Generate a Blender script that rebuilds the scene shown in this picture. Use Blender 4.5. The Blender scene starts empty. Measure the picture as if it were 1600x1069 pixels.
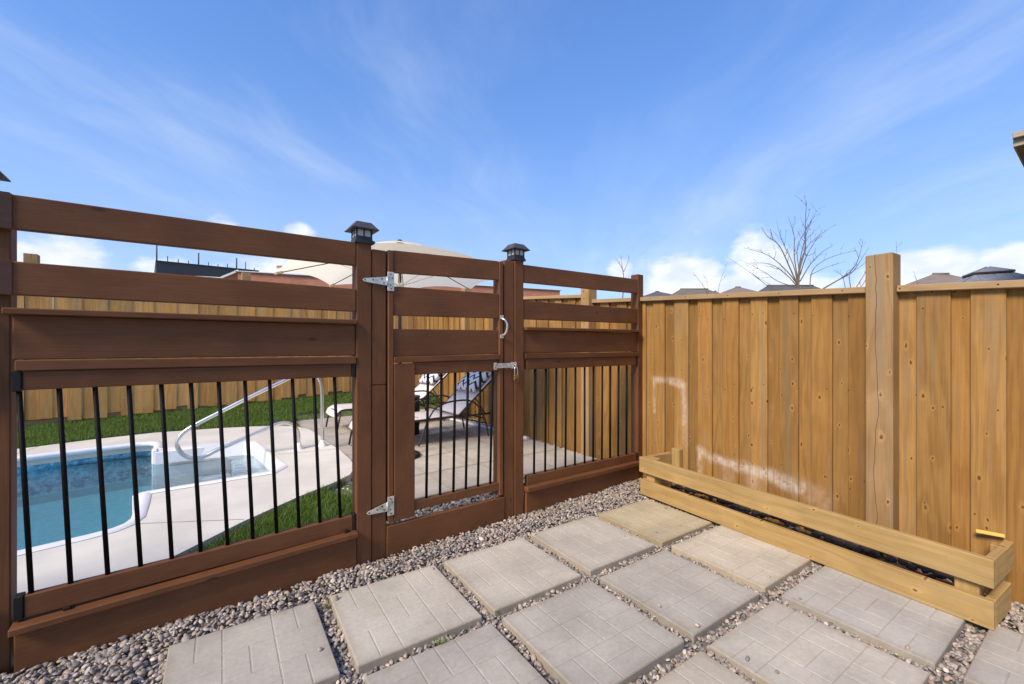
import bpy, math, random
import numpy as np
from mathutils import Vector, Matrix
random.seed(7); RNG = np.random.default_rng(7)
SC = bpy.context.scene
COL = SC.collection
R = math.radians

# ------------------------------------------------------------------ camera, sky, sun, exposure
EYE = 1.365; HEAD = R(35.2635)
cam = bpy.data.cameras.new('camera'); camo = bpy.data.objects.new('camera', cam); COL.objects.link(camo)
cam.sensor_width = 36; cam.sensor_fit = 'HORIZONTAL'; cam.lens = 15.0; cam.shift_y = 0.0034
cam.clip_start = 0.05; cam.clip_end = 2000
camo.location = (0, 0, EYE); camo.rotation_euler = (R(90), 0, -HEAD)
SC.camera = camo

SUN_AZ = R(-104)     # measured from +Y towards +X: high on the left, almost in line with the brown fence
SUN_EL = R(40)
sd = Vector((math.sin(SUN_AZ)*math.cos(SUN_EL), math.cos(SUN_AZ)*math.cos(SUN_EL), math.sin(SUN_EL)))
sl = bpy.data.lights.new('sun', 'SUN'); sl.energy = 3.8; sl.angle = R(18); sl.color = (1.0, 0.865, 0.68)
so = bpy.data.objects.new('sun', sl); COL.objects.link(so)
so.rotation_euler = sd.to_track_quat('Z', 'Y').to_euler()

class NT:
    """small helper to write node trees"""
    def __init__(s, tree): s.t = tree; s.n = tree.nodes; s.l = tree.links
    def new(s, typ, **kw):
        n = s.n.new(typ)
        for k, v in kw.items():
            if k == 'ins':
                for kk, vv in v.items(): s.set(n.inputs[kk], vv)
            else: setattr(n, k, v)
        return n
    def set(s, sock, v):
        if isinstance(v, bpy.types.NodeSocket): s.l.new(v, sock)
        else:
            if isinstance(v, (tuple, list)) and len(v) == 3 and sock.type == 'RGBA': v = (*v, 1)
            sock.default_value = v
    def m(s, op, a, b=None, c=None, clamp=False):
        n = s.n.new('ShaderNodeMath'); n.operation = op; n.use_clamp = clamp
        s.set(n.inputs[0], a)
        if b is not None: s.set(n.inputs[1], b)
        if c is not None: s.set(n.inputs[2], c)
        return n.outputs[0]
    def vm(s, op, a, b=None, out=0):
        n = s.n.new('ShaderNodeVectorMath'); n.operation = op; s.set(n.inputs[0], a)
        if b is not None: s.set(n.inputs[1], b)
        return n.outputs[out]
    def mix(s, f, a, b, blend='MIX'):
        n = s.n.new('ShaderNodeMix'); n.data_type = 'RGBA'; n.blend_type = blend
        s.set(n.inputs[0], f); s.set(n.inputs[6], a); s.set(n.inputs[7], b)
        return n.outputs[2]
    def ss(s, v, lo, hi, to0=0.0, to1=1.0):
        n = s.n.new('ShaderNodeMapRange'); n.interpolation_type = 'SMOOTHSTEP'
        s.set(n.inputs[0], v); s.set(n.inputs[1], lo); s.set(n.inputs[2], hi); n.inputs[3].default_value = to0; n.inputs[4].default_value = to1
        return n.outputs[0]
    def noise(s, vec, scale=1, detail=4, rough=.55, dist=0, out=0):
        n = s.n.new('ShaderNodeTexNoise'); s.set(n.inputs['Vector'], vec); s.set(n.inputs['Scale'], scale)
        n.inputs['Detail'].default_value = detail; n.inputs['Roughness'].default_value = rough; n.inputs['Distortion'].default_value = dist
        return n.outputs[out]
    def comb(s, x, y, z):
        n = s.n.new('ShaderNodeCombineXYZ'); s.set(n.inputs[0], x); s.set(n.inputs[1], y); s.set(n.inputs[2], z); return n.outputs[0]
    def sep(s, v):
        n = s.n.new('ShaderNodeSeparateXYZ'); s.set(n.inputs[0], v); return n.outputs

world = bpy.data.worlds.new('World'); SC.world = world; world.use_nodes = True
def build_world():
    w = NT(world.node_tree); w.n.clear()
    sky = w.new('ShaderNodeTexSky', sky_type='NISHITA', sun_disc=False, sun_elevation=SUN_EL, sun_rotation=SUN_AZ,
                air_density=1.0, dust_density=0.2, ozone_density=3.0, altitude=100)
    d = w.new('ShaderNodeTexCoord').outputs['Generated']
    x, y, z = w.sep(d)
    az = w.m('ARCTAN2', x, y); el = w.m('ARCSINE', z)
    # high thin cirrus: noise on a flat layer overhead, drawn out along one wind direction
    up = w.m('ADD', w.m('MAXIMUM', z, 0.0), 0.10)
    px = w.m('DIVIDE', x, up); py = w.m('DIVIDE', y, up)
    ca, sa = math.cos(R(51)), math.sin(R(51))
    a1 = w.m('ADD', w.m('MULTIPLY', px, ca), w.m('MULTIPLY', py, sa))
    b1 = w.m('SUBTRACT', w.m('MULTIPLY', py, ca), w.m('MULTIPLY', px, sa))
    wob = w.noise(w.comb(px, py, 3.0), .45, 3)
    b2 = w.m('ADD', b1, w.m('MULTIPLY', wob, 1.0))
    c1 = w.noise(w.comb(w.m('MULTIPLY', a1, .42), w.m('MULTIPLY', b2, 1.15), 6.0), 1.0, 8, .60)
    c2 = w.noise(w.comb(px, py, 10.2), .55, 3, .5)
    cir = w.m('MULTIPLY', w.ss(c1, .40, .74), w.ss(c2, .34, .60))
    cir = w.m('MULTIPLY', cir, .42)
    veil = w.ss(el, R(62), R(-4), .10, .82)
    # cumulus bank low over the horizon, all the way round, with the heaped clouds seen over the fence
    q = w.comb(w.m('MULTIPLY', az, 1.0), w.m('MULTIPLY', el, 1.6), 0.0)
    n1 = w.noise(q, 8.0, 9, .60)
    n0 = w.noise(w.comb(w.m('MULTIPLY', x, 1.0), w.m('MULTIPLY', y, 1.0), 0.0), 3.1, 1)
    base = w.ss(el, R(11.5), R(3), -.30, .10)
    dens = w.m('ADD', base, w.m('MULTIPLY', w.m('SUBTRACT', n0, .5), .5))
    lump = None
    for (ad, ed, wa, we, k) in [(57.0, 8.5, 6.5, 6.3, 0.74), (65.5, 9.5, 5.2, 6.8, 0.80), (62, 6, 12, 5.0, 0.62), (79.5, 6.5, 6, 4.6, 0.64), (86, 6, 7, 4.5, 0.62), (49.2, 9.5, 2.3, 2.6, 0.51),
                                (-11.5, 8.0, 5.0, 4.6, 0.66), (-4.0, 7.6, 4.0, 3.4, 0.60), (-17, 7.5, 4, 4, 0.56), (0.9, 12.2, 3.0, 3.4, 0.56), (8.6, 12.0, 3.6, 3.4, 0.60), (6, 8, 9, 5, 0.52), (24, 7, 8, 4, 0.46)]:
        u = w.m('POWER', w.m('ABSOLUTE', w.m('DIVIDE', w.m('SUBTRACT', az, R(ad)), R(wa))), 2.0)
        v = w.m('POWER', w.m('ABSOLUTE', w.m('DIVIDE', w.m('SUBTRACT', el, R(ed)), R(we))), 2.0)
        g = w.m('MULTIPLY', w.m('MAXIMUM', w.m('SUBTRACT', 1.0, w.m('ADD', u, v)), 0.0), k)
        lump = g if lump is None else w.m('MAXIMUM', lump, g)
    dens = w.m('ADD', dens, lump)
    dens = w.m('ADD', dens, w.m('MULTIPLY', w.m('SUBTRACT', n1, .5), 1.35))
    cum = w.m('MULTIPLY', w.m('MULTIPLY', w.ss(dens, .03, .38), w.ss(el, R(20), R(13))), w.ss(el, R(-1), R(2.5)))
    cum = w.m('MULTIPLY', cum, .93)
    shade = w.noise(q, 14.0, 4, .5)
    ccol = w.mix(w.ss(shade, .35, .65), (6.0, 6.6, 7.6), (7.9, 8.0, 8.2))
    base_c = w.mix(1.0, sky.outputs[0], (.56, 1.10, 1.92), 'MULTIPLY')
    c = w.mix(veil, base_c, w.mix(w.ss(el, R(30), R(0)), (2.1, 3.6, 6.4), (4.3, 5.5, 7.2)))
    c = w.mix(cir, c, (6.0, 6.7, 7.8))
    c = w.mix(cum, c, ccol)
    bg = w.new('ShaderNodeBackground'); w.set(bg.inputs[0], c); bg.inputs[1].default_value = 0.108
    out = w.new('ShaderNodeOutputWorld'); w.l.new(bg.outputs[0], out.inputs[0])
build_world()
world.cycles.sampling_method = 'NONE'
vs = SC.view_settings
vs.view_transform = 'Standard'; vs.look = 'None'; vs.gamma = 1.0; vs.use_curve_mapping = False
vs.exposure = 0.34
SC.cycles.max_bounces = 7; SC.cycles.diffuse_bounces = 3; SC.cycles.transparent_max_bounces = 16; SC.cycles.use_denoising = True

# ------------------------------------------------------------------ mesh helpers
def inside(P, poly):
    x, y = P[:,0], P[:,1]; c = np.zeros(len(P), bool); n = len(poly)
    for i in range(n):
        xa, ya = poly[i]; xb, yb = poly[i-1]
        c ^= ((ya > y) != (yb > y)) & (x < (xb-xa)*(y-ya)/(yb-ya+1e-12)+xa)
    return c

class MB:
    def __init__(s): s.v = []; s.f = []; s.sm = []
    def add(s, vs_, fs, smooth=False):
        o = len(s.v); s.v += [tuple(p) for p in vs_]; s.f += [tuple(i+o for i in q) for q in fs]; s.sm += [smooth]*len(fs); return s
    def box(s, x0, x1, y0, y1, z0, z1, c=0.0, M=None):
        """box with chamfered edges of width c"""
        if c <= 0:
            P = [(x, y, z) for x in (x0, x1) for y in (y0, y1) for z in (z0, z1)]
            F = [(0,1,3,2),(4,6,7,5),(0,4,5,1),(2,3,7,6),(0,2,6,4),(1,5,7,3)]
        else:
            c = min(c, (x1-x0)*.3, (y1-y0)*.3, (z1-z0)*.3)
            P = []; I = {}
            X = (x0, x1); Y = (y0, y1); Z = (z0, z1)
            for i in (0,1):
                for j in (0,1):
                    for k in (0,1):
                        ix = X[i]+(c if i == 0 else -c); iy = Y[j]+(c if j == 0 else -c); iz = Z[k]+(c if k == 0 else -c)
                        I[i,j,k,'x'] = len(P); P.append((X[i], iy, iz))
                        I[i,j,k,'y'] = len(P); P.append((ix, Y[j], iz))
                        I[i,j,k,'z'] = len(P); P.append((ix, iy, Z[k]))
            F = []
            for i in (0,1):
                q = [I[i,0,0,'x'], I[i,1,0,'x'], I[i,1,1,'x'], I[i,0,1,'x']]; F.append(q if i else q[::-1])
                q = [I[0,i,0,'y'], I[1,i,0,'y'], I[1,i,1,'y'], I[0,i,1,'y']]; F.append(q[::-1] if i else q)
                q = [I[0,0,i,'z'], I[1,0,i,'z'], I[1,1,i,'z'], I[0,1,i,'z']]; F.append(q if i else q[::-1])
            for i in (0,1):
                for j in (0,1):
                    q = [I[i,j,0,'x'], I[i,j,0,'y'], I[i,j,1,'y'], I[i,j,1,'x']]; F.append(q[::-1] if (i+j) % 2 == 0 else q)
                    q = [I[i,0,j,'x'], I[i,0,j,'z'], I[i,1,j,'z'], I[i,1,j,'x']]; F.append(q if (i+j) % 2 == 0 else q[::-1])
                    q = [I[0,i,j,'y'], I[0,i,j,'z'], I[1,i,j,'z'], I[1,i,j,'y']]; F.append(q[::-1] if (i+j) % 2 == 0 else q)
                    for k in (0,1):
                        t = [I[i,j,k,'x'], I[i,j,k,'y'], I[i,j,k,'z']]; F.append(t if (i+j+k) % 2 == 1 else t[::-1])
        if M is not None: P = [tuple(M @ Vector(p)) for p in P]
        return s.add(P, F)
    def tube(s, path, r, n=8, closed=False, caps=True):
        P = [Vector(p) for p in path]; m = len(P)
        rr = r if isinstance(r, (list, tuple)) else [r]*m
        V = []; up = None
        for i in range(m):
            if closed: t = (P[(i+1) % m]-P[i-1])
            else: t = P[min(i+1, m-1)]-P[max(i-1, 0)]
            t.normalize()
            if up is None:
                up = Vector((0,0,1)) if abs(t.z) < .9 else Vector((1,0,0))
            a = t.cross(up); a.normalize(); b = a.cross(t); up = b
            for k in range(n):
                an = 2*math.pi*k/n; V.append(P[i]+a*(rr[i]*math.cos(an))+b*(rr[i]*math.sin(an)))
        F = []
        for i in range(m if closed else m-1):
            j = (i+1) % m
            for k in range(n):
                l = (k+1) % n; F.append((i*n+k, i*n+l, j*n+l, j*n+k))
        s.add(V, F, True)
        if caps and not closed:
            o = len(s.v)-len(V)
            s.f.append(tuple(o+k for k in range(n))[::-1]); s.sm.append(False)
            s.f.append(tuple(o+(m-1)*n+k for k in range(n))); s.sm.append(False)
        return s
    def prism(s, poly, z0, z1):
        n = len(poly); V = [(p[0], p[1], z0) for p in poly]+[(p[0], p[1], z1) for p in poly]
        F = [tuple(range(n))[::-1], tuple(range(n, 2*n))]+[(i, (i+1) % n, n+(i+1) % n, n+i) for i in range(n)]
        return s.add(V, F)
    def lathe(s, prof, n=24, c=(0,0,0)):
        V = []
        for r_, z_ in prof:
            for k in range(n):
                a = 2*math.pi*k/n; V.append((c[0]+r_*math.cos(a), c[1]+r_*math.sin(a), c[2]+z_))
        F = [(i*n+k, i*n+(k+1) % n, (i+1)*n+(k+1) % n, (i+1)*n+k) for i in range(len(prof)-1) for k in range(n)]
        return s.add(V, F, True)
    def frustum(s, hx0, hy0, z0, hx1, hy1, z1, c=(0,0)):
        V = [(c[0]+a*hx, c[1]+b*hy, z) for hx, hy, z in ((hx0,hy0,z0),(hx1,hy1,z1)) for a, b in ((-1,-1),(1,-1),(1,1),(-1,1))]
        return s.add(V, [(3,2,1,0),(4,5,6,7),(0,1,5,4),(1,2,6,5),(2,3,7,6),(3,0,4,7)])
    def mesh(s, name):
        me = bpy.data.meshes.new(name); me.from_pydata(s.v, [], s.f); me.update()
        me.polygons.foreach_set('use_smooth', s.sm); return me
    def build(s, name, mat, parent=None, loc=None, rot=None, kind=None, label=None):
        o = bpy.data.objects.new(name, s.mesh(name)); COL.objects.link(o)
        if mat is not None: o.data.materials.append(mat)
        if parent is not None: o.parent = parent
        if loc is not None: o.location = loc
        if rot is not None: o.rotation_euler = rot
        if kind: o['kind'] = kind
        if label: o['label'] = label
        return o
def tag(o, label, cat, group=None):
    o['label'] = label; o['category'] = cat
    if group: o['group'] = group
    return o
def thing(name, label, cat, loc=(0,0,0), rz=0.0, group=None):
    o = bpy.data.objects.new(name, None); COL.objects.link(o); o.location = loc; o.rotation_euler = (0,0,rz)
    o.empty_display_size = .1
    return tag(o, label, cat, group)
def struct(o): o['kind'] = 'structure'; return o
def stuff(o): o['kind'] = 'stuff'; return o
def beam(name, p0, p1, w, t, mat, parent, ch=.003, wv=None, label=None):
    """a board from p0 to p1 (centre line); local Z runs along it, local X is its width w, local Y its thickness t"""
    p0 = Vector(p0); p1 = Vector(p1); d = p1-p0; L = d.length; zc = d.normalized()
    wv = Vector(wv) if wv is not None else Vector((0,0,1))
    xc = (wv - zc*wv.dot(zc)).normalized(); yc = zc.cross(xc)
    o = MB().box(-w/2, w/2, -t/2, t/2, -L/2, L/2, ch).build(name, mat, parent, label=label)
    M = Matrix((xc, yc, zc)).transposed().to_4x4(); M.translation = (p0+p1)/2
    o.matrix_local = M
    return o

# ------------------------------------------------------------------ materials
def mat(name):
    m = bpy.data.materials.new(name); m.use_nodes = True; t = NT(m.node_tree)
    b = t.n['Principled BSDF']; return m, t, b
def plain(name, col, rough=.5, metal=0.0, var=.12, vscale=12.0, bump=0.0, bscale=60.0, spec=.5):
    m, t, b = mat(name)
    co = t.new('ShaderNodeTexCoord').outputs['Object']
    n = t.noise(co, vscale, 4); k = t.ss(n, .3, .7, 1-var, 1+var)
    c = t.vm('SCALE', col); t.set(c.node.inputs[3], k)
    t.set(b.inputs['Base Color'], c); b.inputs['Roughness'].default_value = rough; b.inputs['Metallic'].default_value = metal
    b.inputs['Specular IOR Level'].default_value = spec
    if bump:
        bn = t.new('ShaderNodeBump'); bn.inputs['Strength'].default_value = bump; bn.inputs['Distance'].default_value = .003
        t.set(bn.inputs['Height'], t.noise(co, bscale, 4)); t.set(b.inputs['Normal'], bn.outputs[0])
    return m

def wood(name, c_light, c_dark, c_grey, grey=.4, knots=1.0, tone=.25, rough=.75, chalk=None, marks=None, contrast=1.15, hue=None, weather=0.0, crack=False):
    """sawn lumber; the grain runs along local Z, every object gets its own piece of the log"""
    m, t, b = mat(name)
    co = t.new('ShaderNodeTexCoord').outputs['Object']
    oi = t.new('ShaderNodeObjectInfo'); rnd = oi.outputs['Random']
    x, y, z = t.sep(co)
    off = t.m('MULTIPLY', rnd, 71.0)
    # long growth bands: cathedral figure from a slowly wandering ring field
    wz = t.m('ADD', t.m('MULTIPLY', z, .55), off)
    wob = t.noise(t.comb(t.m('MULTIPLY', x, 4.0), off, wz), 1.6, 3)
    rx = t.m('ADD', t.m('MULTIPLY', x, 15.0), t.m('MULTIPLY', wob, 5.5))
    ring = t.m('SINE', t.m('MULTIPLY', t.m('ADD', rx, off), 6.0))
    ring = t.ss(ring, -.6, 1.0)
    fib = t.noise(t.comb(t.m('MULTIPLY', x, 130.0), t.m('MULTIPLY', y, 130.0), t.m('ADD', t.m('MULTIPLY', z, 3.0), off)), 1.0, 4, .6)
    streak = t.noise(t.comb(t.m('MULTIPLY', x, 17.0), t.m('ADD', y, off), t.m('MULTIPLY', z, .5)), 1.0, 3, .55)
    blot = t.noise(t.comb(t.m('ADD', x, off), y, z), 2.6, 4, .6)
    k = t.m('ADD', t.m('MULTIPLY', ring, .30*contrast), t.m('MULTIPLY', t.ss(fib, .3, .75), .42*contrast))
    col = t.mix(t.m('MULTIPLY', k, 1.0, clamp=True), c_light, c_dark)
    gk = t.m('MULTIPLY', t.ss(t.m('ADD', t.m('MULTIPLY', streak, .8), t.m('MULTIPLY', blot, .3)), .53, .72), grey)
    col = t.mix(gk, col, c_grey)
    if hue:   # some boards redder, some paler
        r2 = t.m('FRACT', t.m('MULTIPLY', rnd, 17.3))
        col = t.mix(t.ss(r2, .15, .95, 0, .55), col, t.mix(1.0, col, hue, 'MULTIPLY'))
    tv = t.m('ADD', 1-tone, t.m('MULTIPLY', rnd, 2*tone))
    tv = t.m('MULTIPLY', tv, t.ss(blot, .25, .75, .88, 1.1))
    s = t.vm('SCALE', col); t.set(s.node.inputs[3], tv); col = s
    bumph = t.m('MULTIPLY', fib, .6)
    if knots:
        vz = t.comb(t.m('ADD', x, t.m('MULTIPLY', off, 3.1)), t.m('ADD', t.m('MULTIPLY', z, .52), off), 0.0)
        vo = t.new('ShaderNodeTexVoronoi'); vo.voronoi_dimensions = '2D'; t.set(vo.inputs['Vector'], vz); vo.inputs['Scale'].default_value = 8.5
        vo.inputs['Randomness'].default_value = 1.0
        sz = t.sep(vo.outputs['Color'])[0]
        rad = t.ss(sz, .12, 1.0, .010, .082*knots)
        dd = t.m('DIVIDE', vo.outputs['Distance'], t.m('ADD', rad, .0005))
        wig = t.m('ADD', t.m('MULTIPLY', t.m('SUBTRACT', fib, .5), .9), t.m('MULTIPLY', t.m('SUBTRACT', t.noise(t.comb(x, z, off), 38.0, 2), .5), 1.6))
        dd = t.m('ADD', dd, wig)
        core = t.ss(dd, .75, .35); halo = t.m('MULTIPLY', t.ss(dd, 1.9, .9), t.ss(rad, .012, .03))
        col = t.mix(t.m('MULTIPLY', halo, .5), col, t.mix(1.0, c_light, (1.25, 1.2, 1.15), 'MULTIPLY'))
        col = t.mix(t.m('MULTIPLY', core, t.ss(rad, .01, .04, .35, .90)), col, (c_dark[0]*.42, c_dark[1]*.36, c_dark[2]*.34))
    if crack:  # a long drying check wandering down the timber
        cw = t.m('MULTIPLY', t.m('SUBTRACT', t.noise(t.comb(0.0, off, t.m('MULTIPLY', z, 2.2)), 1.0, 3), .5), .07)
        cd = t.m('ABSOLUTE', t.m('ADD', t.m('ADD', x, -.014), cw))
        col = t.mix(t.m('MULTIPLY', t.ss(cd, .0024, .0008), t.ss(streak, .3, .5, .35, .85)), col, (.05, .03, .016))
    if marks:  # chalky scuffs left on the boards: segments (s0,z0,s1,z1,width,strength) in the fence's own plane
        P, D = marks['origin'], marks['dir']
        gp = t.new('ShaderNodeNewGeometry').outputs['Position']
        rel = t.vm('SUBTRACT', gp, (P[0], P[1], 0))
        sx = t.vm('DOT_PRODUCT', rel, (D[0], D[1], 0), out=1); sz_ = t.sep(gp)[2]
        tot = None
        for (s0, z0, s1, z1, wd, st) in marks['segs']:
            L2 = (s1-s0)**2+(z1-z0)**2
            u = t.m('DIVIDE', t.m('ADD', t.m('MULTIPLY', t.m('SUBTRACT', sx, s0), s1-s0), t.m('MULTIPLY', t.m('SUBTRACT', sz_, z0), z1-z0)), L2, clamp=True)
            ex = t.m('SUBTRACT', sx, t.m('ADD', s0, t.m('MULTIPLY', u, s1-s0))); ez = t.m('SUBTRACT', sz_, t.m('ADD', z0, t.m('MULTIPLY', u, z1-z0)))
            di = t.m('SQRT', t.m('ADD', t.m('MULTIPLY', ex, ex), t.m('MULTIPLY', ez, ez)))
            g = t.m('MULTIPLY', t.ss(di, wd, wd*.1), st)
            tot = g if tot is None else t.m('MAXIMUM', tot, g)
        nz = t.noise(gp, 14.0, 6, .7)
        tot = t.m('MULTIPLY', t.m('MULTIPLY', t.m('MULTIPLY', tot, .72), t.ss(nz, .30, .64, .15, 1.0)), t.ss(fib, .30, .62, .35, 1.0))
        col = t.mix(tot, col, (.80, .74, .66))
    if weather:
        gp = t.new('ShaderNodeNewGeometry').outputs['Position']
        wn = t.noise(gp, 3.2, 5, .65)
        col = t.mix(t.m('MULTIPLY', t.ss(wn, .52, .75), weather), col, c_grey)
    t.set(b.inputs['Base Color'], col); b.inputs['Roughness'].default_value = rough
    b.inputs['Specular IOR Level'].default_value = .25
    bn = t.new('ShaderNodeBump'); bn.inputs['Strength'].default_value = .35; bn.inputs['Distance'].default_value = .002
    t.set(bn.inputs['Height'], bumph); t.set(b.inputs['Normal'], bn.outputs[0])
    return m

def stain(name, col):
    """opaque brown fence stain over sawn lumber"""
    m, t, b = mat(name)
    co = t.new('ShaderNodeTexCoord').outputs['Object']
    rnd = t.new('ShaderNodeObjectInfo').outputs['Random']; off = t.m('MULTIPLY', rnd, 53.0)
    x, y, z = t.sep(co)
    fib = t.noise(t.comb(t.m('MULTIPLY', x, 150.0), t.m('MULTIPLY', y, 150.0), t.m('ADD', t.m('MULTIPLY', z, 5.0), off)), 1.0, 4, .6)
    bl = t.noise(t.comb(t.m('ADD', x, off), y, t.m('MULTIPLY', z, .6)), 5.0, 4, .6)
    k = t.m('MULTIPLY', t.ss(fib, .2, .8, .84, 1.14), t.ss(bl, .25, .75, .84, 1.16))
    k = t.m('MULTIPLY', k, t.m('ADD', .90, t.m('MULTIPLY', rnd, .2)))
    s = t.vm('SCALE', col); t.set(s.node.inputs[3], k)
    # knots telegraphing through, dark checks, and rubbed edges
    vo = t.new('ShaderNodeTexVoronoi'); vo.voronoi_dimensions = '2D'; t.set(vo.inputs['Vector'], t.comb(t.m('ADD', x, off), t.m('ADD', t.m('MULTIPLY', z, .35), off), 0.0)); vo.inputs['Scale'].default_value = 4.5
    sz = t.sep(vo.outputs['Color'])[0]; rad = t.ss(sz, .55, 1.0, 0.0, .06)
    kn = t.ss(t.m('DIVIDE', vo.outputs['Distance'], t.m('ADD', rad, .0005)), 1.0, .3)
    c = t.mix(t.m('MULTIPLY', kn, .8), s, (col[0]*.35, col[1]*.33, col[2]*.33))
    dust = t.noise(t.new('ShaderNodeNewGeometry').outputs['Position'], 7.0, 5, .6)
    c = t.mix(t.ss(dust, .55, .8, 0, .22), c, (col[0]*1.9, col[1]*1.9, col[2]*1.9))
    t.set(b.inputs['Base Color'], c); b.inputs['Roughness'].default_value = .62; b.inputs['Specular IOR Level'].default_value = .3
    bn = t.new('ShaderNodeBump'); bn.inputs['Strength'].default_value = .35; bn.inputs['Distance'].default_value = .002
    t.set(bn.inputs['Height'], fib); t.set(b.inputs['Normal'], bn.outputs[0])
    return m

RF_P = (3.677, 2.836); RF_D = (0.0592, 0.99825)
MARKS = dict(origin=RF_P, dir=RF_D, segs=[
    (-.125, 1.02, -.45, 1.02, 0.052, 0.55), (-.33, 1.02, -.47, .99, 0.061, 0.81), (-.13, 1.02, -.135, .70, 0.042, 0.51), (-.485, 1.0, -.497, .62, 0.049, 0.59), (-.497, .62, -.5, .45, 0.052, 0.26),
    (-.643, .42, -.643, .22, 0.052, 0.68), (-.643, .42, -.76, .37, 0.061, 0.64), (-.76, .36, -1.0, .355, 0.061, 0.81), (-1.0, .35, -1.24, .335, 0.079, 0.77), (-1.25, .335, -1.47, .30, 0.088, 0.81),
    (-.90, .34, -.92, .20, 0.105, 0.30), (-1.13, .33, -1.14, .18, 0.105, 0.42), (-1.47, .30, -1.62, .25, 0.123, 0.34)])
M_FENCE = wood('fence_lumber', (.345, .188, .053), (.215, .102, .025), (.225, .155, .082), grey=.72, knots=1.25, tone=.25, hue=(1.04, .90, .68), marks=MARKS, contrast=1.0)
M_FENCE2 = wood('fence_lumber_plain', (.345, .188, .053), (.215, .102, .025), (.225, .155, .082), grey=.72, knots=1.25, tone=.25, hue=(1.04, .90, .68))
M_POST = wood('post_lumber', (.40, .245, .105), (.27, .15, .058), (.29, .225, .14), grey=.75, knots=1.4, tone=.08, contrast=1.1, crack=True)
M_CAP = wood('cap_lumber', (.44, .29, .145), (.32, .195, .085), (.35, .275, .19), grey=.5, knots=.9, tone=.08)
M_FAR = wood('far_fence_lumber', (.60, .34, .11), (.43, .22, .065), (.36, .265, .14), grey=.5, knots=.8, tone=.16, hue=(1.06, .88, .68))
M_PLANT = wood('planter_lumber', (.46, .305, .12), (.34, .20, .065), (.28, .205, .10), grey=.35, knots=1.0, tone=.06, weather=.45)
M_STAIN = stain('brown_stain', (.150, .0575, .0200))
M_STAIN_DARK = stain('dark_brown_stain', (.075, .036, .024))
M_BLACK = plain('black_powder_coat', (.006, .0055, .005), .55, 0, .1, spec=.12)
M_PLASTIC = plain('black_plastic', (.014, .011, .010), .55, spec=.3)
M_ZINC = plain('zinc_plate', (.62, .60, .54), .42, .55, .18, 40, .2, 200)
M_ZINCW = plain('worn_painted_zinc', (.50, .46, .37), .6, .2, .35, 30, .3, 150)
M_CHROME = plain('stainless_steel', (.86, .80, .72), .30, 1.0, .05)
M_BRASS = plain('brass', (.30, .20, .06), .4, .7, .25, 60)
M_LAMPCAP = plain('bronze_lamp_metal', (.032, .029, .028), .42, .3, .15, 30)
M_LAMPROOF = plain('lamp_roof_metal', (.085, .072, .068), .45, .2, .15, 30)
m, t, b = mat('frosted_lamp_glass'); b.inputs['Base Color'].default_value = (.62, .62, .56, 1); b.inputs['Roughness'].default_value = .25; b.inputs['Transmission Weight'].default_value = .25; M_GLASS = m
M_CONC = plain('pool_deck_concrete', (.66, .62, .54), .85, 0, .09, 2.2, .25, 90)
M_WHITE = plain('white_fibreglass', (.88, .87, .86), .25, 0, .03, 4)
M_VINYL = plain('white_coping', (.80, .80, .80), .4, 0, .04)
M_TUBE = plain('bronze_frame_tube', (.055, .038, .030), .4, .3, .15, 20)
M_SLING = plain('taupe_sling_fabric', (.74, .66, .62), .8, 0, .06, 30, .3, 400)
m, t, b = mat('cream_canvas'); b.inputs['Base Color'].default_value = (.90, .83, .66, 1); b.inputs['Roughness'].default_value = .9
tr = t.new('ShaderNodeBsdfTranslucent'); tr.inputs[0].default_value = (.97, .88, .68, 1); mx = t.new('ShaderNodeMixShader'); mx.inputs[0].default_value = .66
t.l.new(b.outputs[0], mx.inputs[1]); t.l.new(tr.outputs[0], mx.inputs[2]); t.l.new(mx.outputs[0], t.n['Material Output'].inputs[0]); M_CANVAS = m
M_PVC = plain('white_pvc', (.75, .74, .70), .4, 0, .08)
M_SOIL = plain('dark_soil', (.060, .047, .034), .95, 0, .5, 20, .8, 60)
M_BARK = plain('grey_bark', (.16, .125, .10), .9, 0, .25, 30, .3, 80)
M_BARKR = plain('reddish_twig_bark', (.17, .115, .09), .9, 0, .25, 30)

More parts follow.
